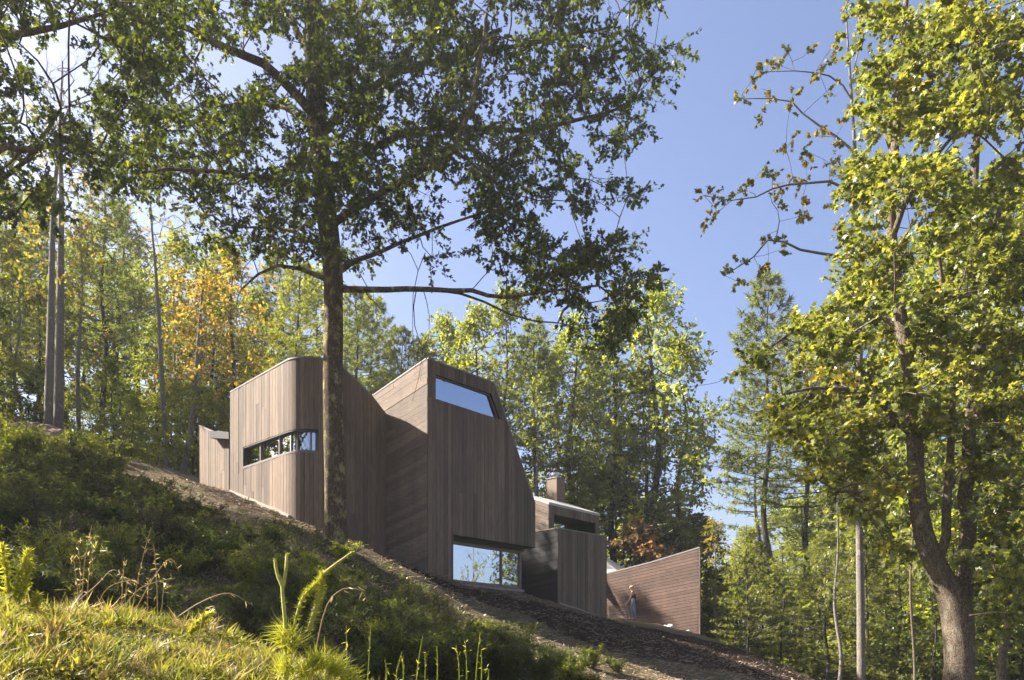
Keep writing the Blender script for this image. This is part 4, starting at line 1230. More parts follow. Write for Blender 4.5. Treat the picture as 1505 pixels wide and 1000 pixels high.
under.place(930, 52, 770, 'small russet leaved tree behind the reddish wall', None, M['pink_leaf'], wide=1.25)
under.place(985, 55, 780, 'low green tree beside the russet leaved tree', None, M['dark_leaf'], wide=1.3)
for k, (px, Y, ty, wd) in enumerate(((700, 54, 640, 1.3), (860, 55, 700, 1.3), (905, 57, 700, 1.4), (975, 60, 740, 1.5), (1015, 62, 760, 1.5), (745, 55, 700, 1.2), (1040, 70, 770, 1.5))):
    lb = ('dense dark tree behind the slanted roof edge', 'dense green tree right of the chimney', 'dense dark tree behind the loft window', 'dense green tree behind the russet leaved tree', 'dense dark tree left of the sky gap', 'dense green tree left of the chimney', 'low dark tree under the sky gap')[k]
    underB.place(px, Y, ty, lb, 'undergrowth behind the house', M['green_leaf' if k % 2 else 'dark_leaf'], wide=wd)
# behind the rounded volume
pineA.place(438, 53, 375, 'soft pale pine directly behind the rounded house end', GB, M['pine_light'])
pineA.place(520, 57, 420, 'pine behind the oak trunk and the rounded house end', GB, M['pine_needle'])
pineB.place(590, 58, 480, 'small pine top between the two house volumes', GB)
tallB.place(395, 60, 460, 'green tree behind the rounded roof', GB)
tallA.place(560, 70, 545, 'far tree top in the dip between the house volumes', GB)

# left-hand forest
GL = 'trees of the left hand forest'
pineA.place(18, 50, 395, 'dark pine at the left edge of the forest', GL, M['pine_needle'])
pineA.place(150, 48, 250, 'tall dark pine right of the paired pale trunks', GL, M['pine_needle'])
pineB.place(55, 60, 330, 'thin pine behind the paired pale trunks', GL)
sparse.place(340, 45, 370, 'orange leaved tree beside the rounded house end', GL, M['orange_leaf'], M['bark_dark'], wide=1.25)
sparse.place(295, 45, 420, 'yellow leaved tree above the low annex', GL, M['orange_leaf'], wide=1.3)
sparse.place(255, 50, 400, 'thin yellowing tree left of the annex', GL, M['yellow_leaf'])
sparse.place(120, 46, 330, 'yellow green tree beside the paired pale trunks', GL, M['yellow_leaf'])
sparse.place(30, 44, 360, 'thin yellow leaved tree near the left edge', GL, M['yellow_leaf'])
tallB.place(200, 58, 420, 'green tree deep in the left forest behind the thin trunk', GL, M['green_leaf'])
tallA.place(95, 66, 430, 'far green tree between the paired trunks and the pine', GL, M['green_leaf'])
tallA.place(280, 62, 470, 'far green tree behind the yellow leaved trees', GL, M['green_leaf'])
tallC.place(355, 68, 500, 'far broad tree behind the orange leaved tree', GL, M['green_leaf'])
tallC.place(-30, 56, 420, 'broad tree cut by the left edge', GL, M['green_leaf'])
for k in range(26):
    px = -20 + k * 14 + PR.uniform(-8, 8); Y = PR.uniform(39, 56)
    pr_ = (under, underB)[k % 2]
    ty = PR.uniform(520, 625); mk_ = ('green_leaf', 'weed', 'dark_leaf')[k % 3]
    o = pr_.place(px, Y, ty, 'small leafy tree of the left understory', 'left forest understory', M[mk_], wide=PR.uniform(.9, 1.4))
    UND.append((o, px, ('tall ' if ty < 570 else 'low ') + LOOK[mk_]))
name_apart(UND, ((0, 'by the left picture edge'), (80, 'behind the two pale trunks'), (150, 'under the dark pine'), (232, 'beside the thin bare tree'), (290, 'behind the low annex'), (340, 'beside the rounded volume')), 'understory tree')
UND = []

# more trees past the left edge of the frame, mirrored in the ribbon window
for x, Y, H, pr_, m_ in ((-31, 45, 18, tallC, 'green_leaf'), (-36, 46, 19, tallA, 'green_leaf'), (-42, 45, 20, tallC, 'dark_leaf'), (-33, 41, 8, underB, 'green_leaf'), (-27, 41, 7, under, 'green_leaf'), (-38, 41, 9, underB, 'dark_leaf'), (-26, 36.5, 5.5, underB, 'green_leaf'), (-30, 37, 6.5, under, 'dark_leaf'), (-34, 38, 7.5, underB, 'green_leaf'), (-24, 34.5, 4.5, under, 'green_leaf'), (-39, 38.5, 9, under, 'green_leaf')):
    pr_.place(0, Y, None, 'tree past the left edge mirrored in the ribbon window', 'trees past the left edge', M[m_], H=H, x=x, wide=1.2)
# canopy past the left edge that keeps the slope in shade
for x, Y, H, pr_ in ((-22, 17, 13.5, tallC), (-24, 24.5, 15, tallC), (-27, 26.3, 13.5, tallC), (-28, 20, 17, tallA), (-30, 31, 13, tallB)):
    pr_.place(0, Y, None, 'tree past the left edge shading the shrubby slope', 'trees shading the slope from the left', M['green_leaf'], H=H, x=x, wide=1.35)
tallA.place(60, 47, 420, 'leafy tree filling the gap left of the dark pine', GL, M['green_leaf'], wide=1.1)
tallC.place(230, 52, 470, 'leafy tree low between the dark pine and the yellow trees', GL, M['green_leaf'], wide=1.0)
tallB.place(170, 56, 380, 'leafy tree behind the tall dark pine', GL, M['dark_leaf'], wide=1.2)
tallA.place(330, 56, 440, 'leafy tree behind the orange and yellow crowns', GL, M['dark_leaf'], wide=1.1)
# paired pale trunks and the thin bare one
rg = np.random.default_rng(77)
def pale_tree(pxs, Y, r, tgp, mat, label, fo, bare=()):
    b_ = P(pxs[0][0], pxs[0][1], Y); b_[2] = g1(b_[0], b_[1]) - .1
    tp = [b_] + [P(a, c, Y) for a, c in pxs[1:]]
    n_ = len(tp)
    tgt = np.array([P(a, c, Y + rg.normal(0, .9)) for a, c in tgp])
    make_tree('pale_trunk_tree', b_, tp, list(np.linspace(r, r * .12, n_)), [([P(*q_) for q_ in l_], .05, .012) for l_ in bare], tgt, rg, M['bark_pale'], mat, fo, label, group='pale trunks of the left forest', rtip=.012, power=.38, ktr=10, rough=.03, wob=.12)
sf = (4, .8, 6, .20, OVAL_SHAPE, 0.1, .9, .6, .4)
bf = (5, .9, 1, .05, OVAL_SHAPE, -0.2, .7, .8, .4)
tgA = [(rg.uniform(60, 165), rg.uniform(60, 190)) for _ in range(46)]
pale_tree([(70, 662), (73, 540), (76, 400), (80, 280), (92, 190), (105, 150)], 37, .21, tgA, M['yellow_leaf'], 'left one of two pale trunks side by side, bare twigs on top', bf, ())
tgB = [(rg.uniform(20, 150), rg.uniform(270, 460)) for _ in range(30)] + [(rg.uniform(60, 150), rg.uniform(120, 280)) for _ in range(20)]
pale_tree([(86, 664), (87, 540), (89, 400), (90, 280), (88, 200), (92, 90)], 37.6, .24, tgB, M['yellow_leaf'], 'right one of two pale trunks side by side, sparse yellow leaves', sf)
tgC = [(rg.uniform(175, 285), rg.uniform(290, 430)) for _ in range(40)]
pale_tree([(248, 690), (240, 600), (234, 480), (228, 390), (222, 320), (222, 270)], 41, .15, tgC, M['yellow_leaf'], 'thin bare tree with fine branches between pine and yellow trees', (4, .8, 2, .16, OVAL_SHAPE, 0.0, .8, .7, .4))
tgD = [(rg.uniform(255, 385), rg.uniform(395, 560)) for _ in range(70)]
pale_tree([(268, 700), (282, 620), (290, 520), (297, 430), (302, 380)], 39, .15, tgD, M['orange_leaf'], 'leaning pale trunk with golden leaves left of the rounded volume', sf)

# right-hand forest
GR = 'trees of the right hand forest'
pineB.place(1140, 64, 395, 'tall pine with bare leaning trunk in the right forest', GR, lean=-.03)
pineB.place(1190, 60, 470, 'second tall pine behind the maple boughs', GR, lean=.04)
pineA.place(1250, 66, 420, 'tall pine half hidden behind the maple crown', GR)
pineB.place(1110, 80, 560, 'far pine beside the gap of sky', GR)
pineA.place(1340, 60, 350, 'pine behind the forked maple trunk', GR)
tallB.place(1300, 52, 430, 'slim leafy tree behind the maple', GR, M['maple_leaf'])
tallA.place(1400, 48, 300, 'leafy tree behind the fork of the maple', GR, M['green_leaf'])
tallC.place(1480, 44, 250, 'broad leafy tree at the right edge', GR, M['green_leaf'])
tallA.place(1450, 62, 350, 'far leafy tree near the right edge', GR, M['green_leaf'])
tallC.place(1560, 40, 200, 'leafy tree just outside the right edge', GR, M['green_leaf'])
tallB.place(1230, 75, 600, 'far slim tree low between the pines', GR)
youngA.place(1098, 40.5, 770, 'light green young pine next to the reddish wall', GR, wide=1.1)
youngB.place(1150, 42, 800, 'light green young pine second from the reddish wall', GR, wide=1.2)
youngA.place(1215, 40, 775, 'light green young pine before the tall leaning pine', GR, wide=1.15)
youngB.place(1275, 43, 740, 'light green young pine left of the thin pale trunk', GR, wide=1.1)
youngA.place(1325, 39, 790, 'light green young pine beside the thin pale trunk', GR, wide=1.1)
youngB.place(1180, 60, 745, 'far young pine between the two front ones', GR, wide=1.3)
youngB.place(1120, 58, 790, 'far young pine behind the one by the wall', GR, wide=1.2)
youngA.place(1400, 50, 700, 'young pine behind the forked maple', GR, wide=1.2)
youngB.place(1460, 44, 760, 'young pine near the right edge', GR, wide=1.2)
sparse.place(1052, 43.5, 765, 'small tree with brownish leaves beside the end of the reddish wall', GR, M['yellow_leaf'], M['bark_pale'], wide=1.2)
sparse.place(1345, 33, 520, 'straight pale trunk left of the maple fork', GR, M['maple_leaf'], M['bark_maple'], wide=.42)
sparse.place(1482, 23, 330, 'slim double bend trunk at the right edge', GR, M['maple_leaf'], M['bark_maple'], wide=.9)
sparse.place(1232, 38, 640, 'thin sapling in front of the young pines', GR, M['maple_leaf'], M['bark_pale'], wide=.7)
for k in range(30):
    px = 1040 + k * 17 + PR.uniform(-12, 12); Y = PR.uniform(46, 74) if px < 1240 else PR.uniform(34, 70)
    pr_ = (under, underB)[k % 2]
    ty = PR.uniform(815, 880) if px < 1240 else PR.uniform(700, 860); mk_ = ('green_leaf', 'dark_leaf', 'maple_leaf')[k % 3]
    o = pr_.place(px, Y, ty, 'small leafy tree of the right understory', 'right forest understory', M[mk_], wide=PR.uniform(1.0, 1.6))
    UND.append((o, px, ('tall ' if ty < 800 else 'low ') + LOOK[mk_]))
name_apart(UND, ((1050, 'beside the reddish wall end'), (1120, 'behind the first young pines'), (1215, 'behind the thin sapling'), (1300, 'left of the straight pale trunk'), (1400, 'behind the maple fork'), (1480, 'by the right picture edge'), (1560, 'past the right picture edge')), 'understory tree')
# far trees closing the view
FAR = []
for k in range(34):
    px = -60 + k * 48 + PR.uniform(-15, 15); Y = PR.uniform(82, 115)
    top = 640 if px < 640 else (740 if px < 1240 else 640)
    if 1020 < px < 1130: top = 800
    o = (tallA, tallC, tallB)[k % 3].place(px, Y, top + PR.uniform(-25, 35), 'far tree in the row closing the forest', 'far row of trees', M['green_leaf'], wide=1.7)
    FAR.append((o, px, ('far broad', 'far lumpy', 'far slim')[k % 3] if 0 else 'far hazy'))
name_apart(FAR, ((-40, 'past the left edge'), (20, 'at the left edge'), (80, 'between the two pale trunks'), (150, 'behind the dark pine'), (232, 'behind the thin bare tree'), (300, 'behind the golden trees'), (400, 'behind the rounded roof'), (490, 'behind the oak trunk'), (590, 'between the two roofs'), (680, 'behind the tall box'), (760, 'behind the slanted edge'), (820, 'behind the chimney'), (880, 'behind the lower box'), (950, 'behind the reddish wall'), (1040, 'under the sky gap'), (1110, 'behind the first young pine'), (1190, 'behind the leaning pines'), (1260, 'behind the slender tree'), (1345, 'behind the straight pale trunk'), (1400, 'behind the maple fork'), (1480, 'at the right edge'), (1560, 'past the right edge')), 'tree')
# trees across the clearing to the right, mirrored in the big window
GW = 'trees right of the clearing'
for x, Y, H, pr_, m_ in ((27, 36.6, 15, tallC, 'maple_leaf'), (34, 33.5, 9, youngA, None), (40, 38, 17, pineA, None), (36, 29, 15, tallA, None)):
    pr_.place(0, Y, None, 'tree right of the clearing mirrored in the big window', GW, M[m_] if m_ else None, H=H, x=x)

for px, Y, ty, pr_, m_, lb in ((8, 62, 345, tallA, 'weed', 'pale green tree high at the left edge'), (120, 58, 360, tallB, 'weed', 'pale green tree between the paired trunks and the dark pine'), (205, 66, 400, tallC, 'green_leaf', 'broad far tree right of the dark pine'),
                                (310, 50, 395, tallB, 'yellow_leaf', 'tall yellowing tree left of the rounded roof'), (375, 60, 430, tallA, 'weed', 'pale green tree over the rounded roof'), (470, 62, 400, tallA, 'weed', 'pale green tree behind the oak trunk'),
                                (15, 66, 270, pineA, 'pine_needle', 'high pine top under the oak boughs by the left edge'), (62, 70, 290, tallA, 'green_leaf', 'high green tree behind the left pale trunk'), (180, 72, 310, tallC, 'green_leaf', 'high broad tree behind the dark pine'), (262, 64, 345, tallB, 'weed', 'high pale tree over the golden crowns'), (325, 70, 350, tallA, 'green_leaf', 'high green tree left of the rounded roof'), (410, 72, 370, pineA, 'pine_light', 'high pale pine left of the oak trunk'), (545, 66, 430, pineA, 'pine_light', 'pale pine right of the oak trunk'), (625, 60, 500, tallB, 'weed', 'pale green tree over the valley between the roofs')):
    pr_.place(px, Y, ty, lb, GL if px < 400 else GB, M[m_], wide=1.05)

# ------------------------------------------------------------------ shrubs on the slope
def shrub_proto(name, seed, H, nst, lean, ntg, fo, leafm):
    rng = np.random.default_rng(seed)
    root = empty(name, (0, 0, 0))
    geo = Geo(); tgt, od = [], []
    for i in range(nst):
        a = rng.uniform(0, 6.28); l_ = rng.uniform(.1, lean)
        h = H * rng.uniform(.6, 1.0)
        pts_ = [np.array([math.cos(a) * .05, math.sin(a) * .05, -.05]), np.array([math.cos(a) * l_ * .4, math.sin(a) * l_ * .4, h * .5]), np.array([math.cos(a) * l_, math.sin(a) * l_, h * .95])]
        sp = smooth_path(pts_, 7)
        V, F = tube_arrays(sp, np.linspace(.014, .004, 7), 4); geo.add(V, F)
        for q_ in range(ntg):
            u = (q_ + rng.uniform(0, 1)) / ntg
            u = .18 + .82 * u
            p_ = np.array([np.interp(u * 6, range(7), sp[:, i_]) for i_ in range(3)])
            tgt.append(p_); od.append(unit(np.array([math.cos(a) * .5, math.sin(a) * .5, 1.0])))
    (ta, tb), LV, tone = foliage(rng, np.array(tgt), np.array(od), *fo)
    V, F = sticks(ta, tb, np.full(len(ta), .004), np.full(len(ta), .002)); geo.add(V, F)
    obj_from('branches', geo.mesh('branches'), M['twig'], root)
    c = obj_from('crown', polys_mesh('crown', LV, LV.shape[1], tone), leafm, root); c['kind'] = 'stuff'
    return Proto(root, H)
sA = shrub_proto('feathery_shrub', 51, 1.2, 16, .95, 7, (5, .30, 11, .10, np.array(BLADE_SHAPE) * [1, 1.6], -.25, .8, .9, .2), M['shrub_leaf'])
sB = shrub_proto('leafy_shrub', 52, 1.1, 15, .95, 7, (4, .30, 10, .07, OVAL_SHAPE, -.15, .9, .8, .5), M['shrub_leaf'])
sC = shrub_proto('feathery_shrub', 53, 1.6, 12, .8, 9, (5, .32, 11, .105, np.array(BLADE_SHAPE) * [1, 1.6], -.3, .8, .9, .2), M['shrub_leaf'])
sE = shrub_proto('dry_weed', 55, 1.3, 7, .5, 6, (3, .22, 3, .05, OVAL_SHAPE, -.3, .6, .9, .3), M['litter'])
sD = pine_proto('pine_seedling', 54, 1.6, .06, .75, .16, 5, 9, .15, .0045, M['twig'], M['shrub_leaf'], .02, 3, .35, .3)
SHR = {sE: ('dead brown weed stalks on the shaded slope', 'dry weeds on the slope'), sA: ('feathery dark green shrub on the shaded slope', 'feathery shrubs on the slope'), sB: ('small leaved bushy shrub on the shaded slope', 'leafy shrubs on the slope'),
       sC: ('tall feathery green shrub on the shaded slope', 'tall feathery shrubs on the slope'), sD: ('soft needled pine seedling on the shaded slope', 'pine seedlings on the slope')}
def slope_spots(n, px0, px1, Y0, Y1, ok):
    out = []
    while len(out) < n:
        px = PR.uniform(px0, px1); Y = PR.uniform(Y0, Y1)
        x = (px - CX) / FPX * Y
        z = g1(x, Y); py = HY - (z - EYE) / Y * FPX
        if ok(px, py, x, Y): out.append((px, Y))
    return out
def okl(px, py, x, Y):
    if px < 300: return Y < np.interp(px, [0, 120, 200, 300], [34, 32, 29, 26.5])
    d = np.interp(px, [300, 420, 500, 560], [26.5, 23.5, 22.5, 21.5])
    return Y < d
spots = slope_spots(135, -30, 560, 11.5, 35, okl) + slope_spots(42, -30, 215, 23, 34, okl) + slope_spots(52, 500, 920, 13, 24, lambda px, py, x, Y: py < 1012 and Y < np.interp(px, [500, 700, 920], [23, 22.5, 20]))
spots += [(640, 24.5), (690, 24.2), (715, 23.6), (620, 22.5), (660, 22), (735, 24.5), (870, 24), (905, 24.5), (835, 22), (470, 26.3), (505, 24.6), ]
SHL = []
for k, (px, Y) in enumerate(spots):
    pr_ = (sA, sC, sB, sA, sE, sB, sC, sD, sE)[k % 9]
    lb, gp = SHR[pr_]
    mn_ = ('shrub_leaf', 'dark_leaf', 'shrub_leaf', 'weed', 'shrub_leaf', 'dark_leaf', 'shrub_leaf', 'green_leaf')[k % 8]
    mt_ = M[mn_] if pr_ is not sE else M['litter']
    o = pr_.place(px, Y, None, lb, gp, mt_, H=PR.uniform(.55, 1.5) * (1.05 if px < 250 else .8) * (.72 if Y > 22 and px > 150 else 1) * (1.05 if px > 560 else 1), wide=PR.uniform(.9, 1.35), cat='shrub')
    zone = 'near ' if Y < 17 else ('mid slope ' if Y < 24 else 'upper slope ')
    SHL.append((o, px, zone + (LOOK[mn_] if pr_ is not sE else 'dead brown') + ' ' + {sE: 'twiggy', sA: 'feathery', sB: 'small leaved', sC: 'tall feathery', sD: 'soft needled'}[pr_]))

name_apart(SHL, ((-10, 'at the left picture edge'), (60, 'below the boulder'), (130, 'behind the left dry stalks'), (215, 'behind the leaning stalks'), (300, 'below the low annex'), (380, 'below the rounded wall'), (450, 'behind the bright pine sapling'), (520, 'beside the big oak'), (640, 'below the tall box'), (740, 'below the big window'), (860, 'below the lower box')), 'shrub')
# ------------------------------------------------------------------ ground cover, litter, grass
rg = np.random.default_rng(99)
def ground_pts(n, px0, px1, Y0, Y1, powr=1.0):
    Y = Y0 + (Y1 - Y0) * rg.uniform(size=n) ** powr
    x = (rg.uniform(px0, px1, n) - CX) / FPX * Y
    return np.stack([x, Y, gz(x, Y)], 1)
# dry leaves and wood chips over the slope
p_ = ground_pts(26000, -60, 1190, 12, 36)
dr = rg.normal(size=(len(p_), 3)); dr[:, 2] = np.abs(dr[:, 2]) * .25
LV = leaves(rg, p_ + [0, 0, .015], dr, rg.uniform(.05, .14, len(p_)), DIAM_SHAPE, 1.5, .3, .1)
lit = obj_from('leaf_litter', polys_mesh('leaf_litter', LV, 4, rg.beta(2, 2.5, len(p_))), M['litter'])
tag(lit, 'dry brown leaves and straw strewn over the slope', 'leaf litter', kind='stuff')
p_ = ground_pts(5000, 200, 1190, 18, 34)
dr = rg.normal(size=(len(p_), 3)); dr[:, 2] *= .15; dr = unit(dr) * rg.uniform(.1, .35, (len(p_), 1))
V, F = sticks(p_ + [0, 0, .02], p_ + dr + [0, 0, .04], np.full(len(p_), .008), np.full(len(p_), .005))
tw = obj_from('twig_litter', arrays_mesh('twig_litter', V, F, False), M['pale_wood'])
tag(tw, 'pale twigs and chips scattered before the house', 'twigs', kind='stuff')
# low weeds
p_ = ground_pts(15000, -60, 900, 9, 27)
keep = np.array([mnoise.noise(Vector((a[0] * .5, a[1] * .5, 3))) for a in p_]) > -0.1
p_ = p_[keep]
b0 = np.repeat(p_, 3, 0)
dr = rg.normal(size=(len(b0), 3)) * [.6, .6, .3] + [0, 0, .7]
LV = leaves(rg, b0 + rg.normal(size=b0.shape) * [.06, .06, .03] + [0, 0, .06], dr, rg.uniform(.06, .16, len(b0)), OVAL_SHAPE * [1, .7], .4, .2, .25)
wd = obj_from('weeds', polys_mesh('weeds', LV, 6, np.clip(rg.beta(2, 3, len(b0)), 0, 1)), M['shrub_leaf'])
tag(wd, 'low weeds covering the shaded slope', 'weeds', kind='stuff')
# sunlit grassy bank near the camera
def bank(n, L0, L1, shape, upz, mat, name, label, cat, tone_f):
    p_ = ground_pts(n, -60, 640, 4.3, 9.2)
    tuft = 1.0 + 2.2 * np.clip(np.array([mnoise.noise(Vector((a[0] * 2.6, a[1] * 2.6, 1))) for a in p_]), -.2, 1) ** 1
    dr = rg.normal(size=(n, 3)) * [.55, .55, .3] + [.1, 0, upz]
    LV = leaves(rg, p_ + [0, 0, .0], dr, rg.uniform(L0, L1, n) * rg.uniform(.5, 1, n) * tuft, shape, .2, .1, .45)
    pn = np.array([mnoise.noise(Vector((a[0] * 1.6, a[1] * 1.6, 7))) for a in p_])
    o = obj_from(name, polys_mesh(name, LV, len(shape), np.clip(tone_f(pn, n), 0, 1)), mat)
    tag(o, label, cat, kind='stuff')
bank(60000, .03, .10, BLADE_SHAPE * [1, 1.0], .55, M['grass'], 'grass', 'sunlit yellow green grass on the near bank', 'grass', lambda pn, n: .33 + pn * .55 + rg.normal(0, .2, n))
bank(30000, .02, .05, OVAL_SHAPE, .35, M['golden'], 'moss_leaves', 'small bright green leaves among the grass of the bank', 'ground cover', lambda pn, n: .5 - pn * .6 + rg.normal(0, .25, n))
bank(15000, .03, .075, DIAM_SHAPE, .1, M['litter'], 'leaf_litter', 'dry brown leaves lying in the grass of the bank', 'leaf litter', lambda pn, n: .5 + rg.normal(0, .25, n))

def tufts(n, per, L0, L1, mat, name, label, tone):
    c_ = ground_pts(n, -60, 640, 4.4, 8.6)
    ok = np.array([mnoise.noise(Vector((a[0] * 1.1, a[1] * 1.1, 9))) for a in c_]) > -.05
    c_ = c_[ok]
    b_ = np.repeat(c_, per, 0) + rg.normal(size=(len(c_) * per, 3)) * [.025, .025, 0]
    d_ = rg.normal(size=b_.shape) * [.38, .38, .1] + [.08, 0, .9]
    sz = np.repeat(rg.uniform(L0, L1, len(c_)), per) * rg.uniform(.5, 1, len(b_))
    LV = leaves(rg, b_, d_, sz, BLADE_SHAPE * [1, .55], 0, .1, .5)
    o = obj_from(name, polys_mesh(name, LV, 5, np.clip(np.repeat(rg.uniform(0, tone, len(c_)), per) + rg.normal(0, .1, len(b_)), 0, 1)), mat)
    tag(o, label, 'grass', kind='stuff')
tufts(620, 22, .10, .24, M['grass'], 'grass', 'taller mixed grass tufts standing on the near bank', .9)
tufts(160, 12, .12, .26, M['straw'], 'dry_grass', 'dry straw tufts scattered on the near bank', 1.0)
# tall dry grass stalks
def stalks(label, lst, base_px, Y, r=.0055, mat='straw', leafy=0, cat='grass clump', name='dry_grass_clump', group=None):
    b_ = P(base_px, 0, Y); b_[2] = g1(b_[0], b_[1])
    root = empty(name, b_); tag(root, label, cat, group)
    LVs = []
    for pts_ in lst:
        w_ = [P(a, c, Y + dy) for a, c, dy in pts_]
        w_[0][2] = g1(w_[0][0], w_[0][1]) - .02
        sp = smooth_path(w_, 14)
        V, F = tube_arrays(sp - b_, np.linspace(r, r * .45, 14), 5)
        obj_from('stalk', arrays_mesh('stalk', V, F), M[mat], root)
        if leafy:
            q_ = sp[rg.integers(4, 14, leafy)] + rg.normal(size=(leafy, 3)) * .008
            LVs.append(leaves(rg, q_ - b_, rg.normal(size=(leafy, 3)) * .6 + unit(sp[-1] - sp[-3]) * .8, rg.uniform(.03, .07, leafy), BLADE_SHAPE * [1, 1.6], 0, .1, .4))
    if LVs:
        LV = np.concatenate(LVs)
        c = obj_from('seed_heads', polys_mesh('seed_heads', LV, 5, rg.uniform(size=len(LV))), M[mat], root); c['kind'] = 'stuff'
GG = 'dry grass clumps on the near bank'
stalks('three straight dry grass stalks on the left of the bank', [[(112, 890, 0), (118, 850, 0), (115, 798, 0)], [(118, 890, 0), (124, 830, 0), (135, 772, 0)], [(126, 895, .1), (131, 840, .1), (141, 792, .1)], [(119, 880, 0), (110, 835, 0), (105, 818, 0)]], 118, 7.2, leafy=16, group=GG)
stalks('tall pair of dry stalks leaning together in the bank centre', [[(190, 905, 0), (205, 840, 0), (222, 775, 0)], [(232, 900, 0), (230, 850, 0), (226, 800, 0)], [(178, 908, 0), (180, 860, 0), (183, 820, 0)], [(183, 908, 0), (184, 880, 0), (187, 850, 0)], [(218, 920, 0), (217, 880, 0), (219, 850, 0)], [(236, 895, 0), (240, 870, 0), (244, 862, 0)]], 200, 7.3, leafy=14, group=GG)
stalks('long arching dry grass bent over the bank', [[(82, 895, 0), (140, 862, 0), (165, 838, 0), (185, 850, 0)], [(132, 905, 0), (155, 868, 0), (190, 854, 0), (215, 864, 0)], [(188, 915, 0), (225, 850, 0), (250, 822, 0), (263, 840, 0)], [(240, 938, 0), (290, 888, 0), (335, 872, 0), (368, 888, 0)], [(160, 912, .2), (200, 870, .2), (232, 855, .2), (258, 850, .2)]], 160, 7.4, leafy=10, group=GG)
stalks('dry arching stalk beside the bright pine sapling', [[(452, 1000, 0), (475, 905, 0), (500, 868, 0), (530, 868, 0), (540, 885, 0)], [(285, 930, 0), (300, 900, 0), (312, 895, 0)]], 452, 6.3, leafy=8, group=GG)
stalks('upright green yellow shoots at the bottom edge', [[(a, 1040, 0), (a + 3, 990, 0), (a + PR.uniform(-4, 12), t_, 0)] for a, t_ in ((507, 920), (538, 920), (565, 970), (580, 958), (610, 935), (622, 960), (640, 950), (672, 948), (683, 945), (697, 930), (705, 955), (590, 965), (715, 990))], 600, 8.2, r=.008, mat='golden', cat='grass', name='green_shoots', leafy=10)
# bright weed spikes at the left edge
stalks('bright yellow green weed spikes at the left edge of the bank', [[(15, 905, 0), (12, 860, 0), (3, 806, 0)], [(16, 905, 0), (26, 855, 0), (40, 812, 0)], [(18, 905, 0), (32, 870, 0), (43, 832, 0)], [(50, 905, 0), (52, 890, 0), (54, 878, 0)]], 16, 6.4, r=.008, mat='golden', leafy=420, cat='weed', name='weed_spikes')
stalks('leaning bright green weed on the bank right of the arching grass', [[(268, 950, 0), (285, 920, 0), (308, 902, 0)], [(262, 950, 0), (290, 925, 0), (300, 908, 0)]], 268, 6.8, r=.007, mat='golden', leafy=220, cat='weed', name='weed_spikes')

# bright young pine in the foreground
YP = 6.0
pb = P(425, 1000, YP); pb[2] = g1(pb[0], pb[1])
sap = empty('pine_sapling', pb); tag(sap, 'bright yellow green pine sapling with upright shoots on the near bank', 'pine sapling')
V_, T_ = [], []
for pts_, r, nn, L in (([(420, 1010), (420, 930), (416, 880), (414, 850)], .018, 60, .03), ([(415, 862), (408, 845), (404, 823)], .015, 60, .02), ([(416, 862), (420, 840), (422, 815)], .015, 60, .02),
                       ([(425, 960), (440, 890), (455, 868), (470, 855)], .010, 260, .05), ([(455, 925), (468, 880), (474, 845)], .018, 360, .05), ([(474, 845), (490, 832), (518, 812)], .013, 90, .022)):
    sp = smooth_path([P(a, c, YP) for a, c in pts_], 14)
    V, F = tube_arrays(sp - pb, np.linspace(r, r * .7, 14), 7, .1, L * 90)
    obj_from('shoot', arrays_mesh('shoot', V, F), M['stem'], sap)
    q_ = sp[rg.integers(0, 14, nn)] - pb; t_ = unit(sp[-1] - sp[0])
    v, t2_ = needle_tufts(rg, q_, np.repeat(t_[None], nn, 0), 3, L * 1.3, .004, .9)
    V_.append(v); T_.append(t2_)
for (bx, by), dxs, n, L in (((420, 935), (-.8, .3), 60, .17), ((425, 950), (.5, .8), 50, .17), ((418, 985), (-.1, 1), 70, .16), ((465, 975), (.3, .8), 80, .17), ((490, 985), (.6, .7), 80, .17), ((510, 1000), (.9, .5), 60, .15), ((450, 990), (0, 1), 60, .16)):
    c_ = P(bx, by, YP) - pb
    d_ = unit(np.array([dxs[0], rg.normal(0, .1), dxs[1]]))
    q_ = c_ + rg.normal(size=(n, 3)) * [.03, .04, .03]
    v, t2_ = needle_tufts(rg, q_, np.repeat(d_[None], n, 0), 2, L * 1.15, .004, .5)
    V_.append(v); T_.append(t2_)
nd_ = obj_from('needles', polys_mesh('needles', np.concatenate(V_), 3, np.concatenate(T_)), M['golden'], sap); nd_['kind'] = 'stuff'

# ------------------------------------------------------------------ boulder under the paired trunks
import bmesh
def boulder(name, c, sx, sy, sz, seed, mat, label, cat='boulder'):
    bm = bmesh.new(); bmesh.ops.create_icosphere(bm, subdivisions=4, radius=1)
    for v in bm.verts:
        n_ = mnoise.noise(v.co * 1.3 + Vector((seed, 0, 0))) * .28 + mnoise.noise(v.co * 4 + Vector((seed, 0, 0))) * .10
        v.co *= 1 + n_
        v.co.x *= sx; v.co.y *= sy; v.co.z *= sz
    me = bpy.data.meshes.new(name); bm.to_mesh(me); bm.free()
    o = obj_from(name, me, mat, None, c); tag(o, label, cat)
    return o
M['rock'] = plain_mat('tan_rock', (0.27, 0.19, 0.13), .95, .1, .5, 3.5, bstr=1.0)
bx = (55 - CX) / FPX * 33
boulder('boulder', (bx, 33, g1(bx, 33) + .1), 1.5, 1.1, .8, 3, M['rock'], 'tan boulder at the foot of the two pale trunks')
for k, (px, Y, r) in enumerate(((985, 42.4, .13), (978, 42.6, .08), (1012, 41.4, .08))):
    x = (px - CX) / FPX * Y
    boulder('stone', (x, Y, g1(x, Y) + r * .6), r * 1.4, r, r, 8 + k, M['white_stone'], ['pale round stone at the foot of the reddish wall', 'small pale stone left of the round one at the wall', 'pale stone near the right end of the reddish wall'][k], 'stone')

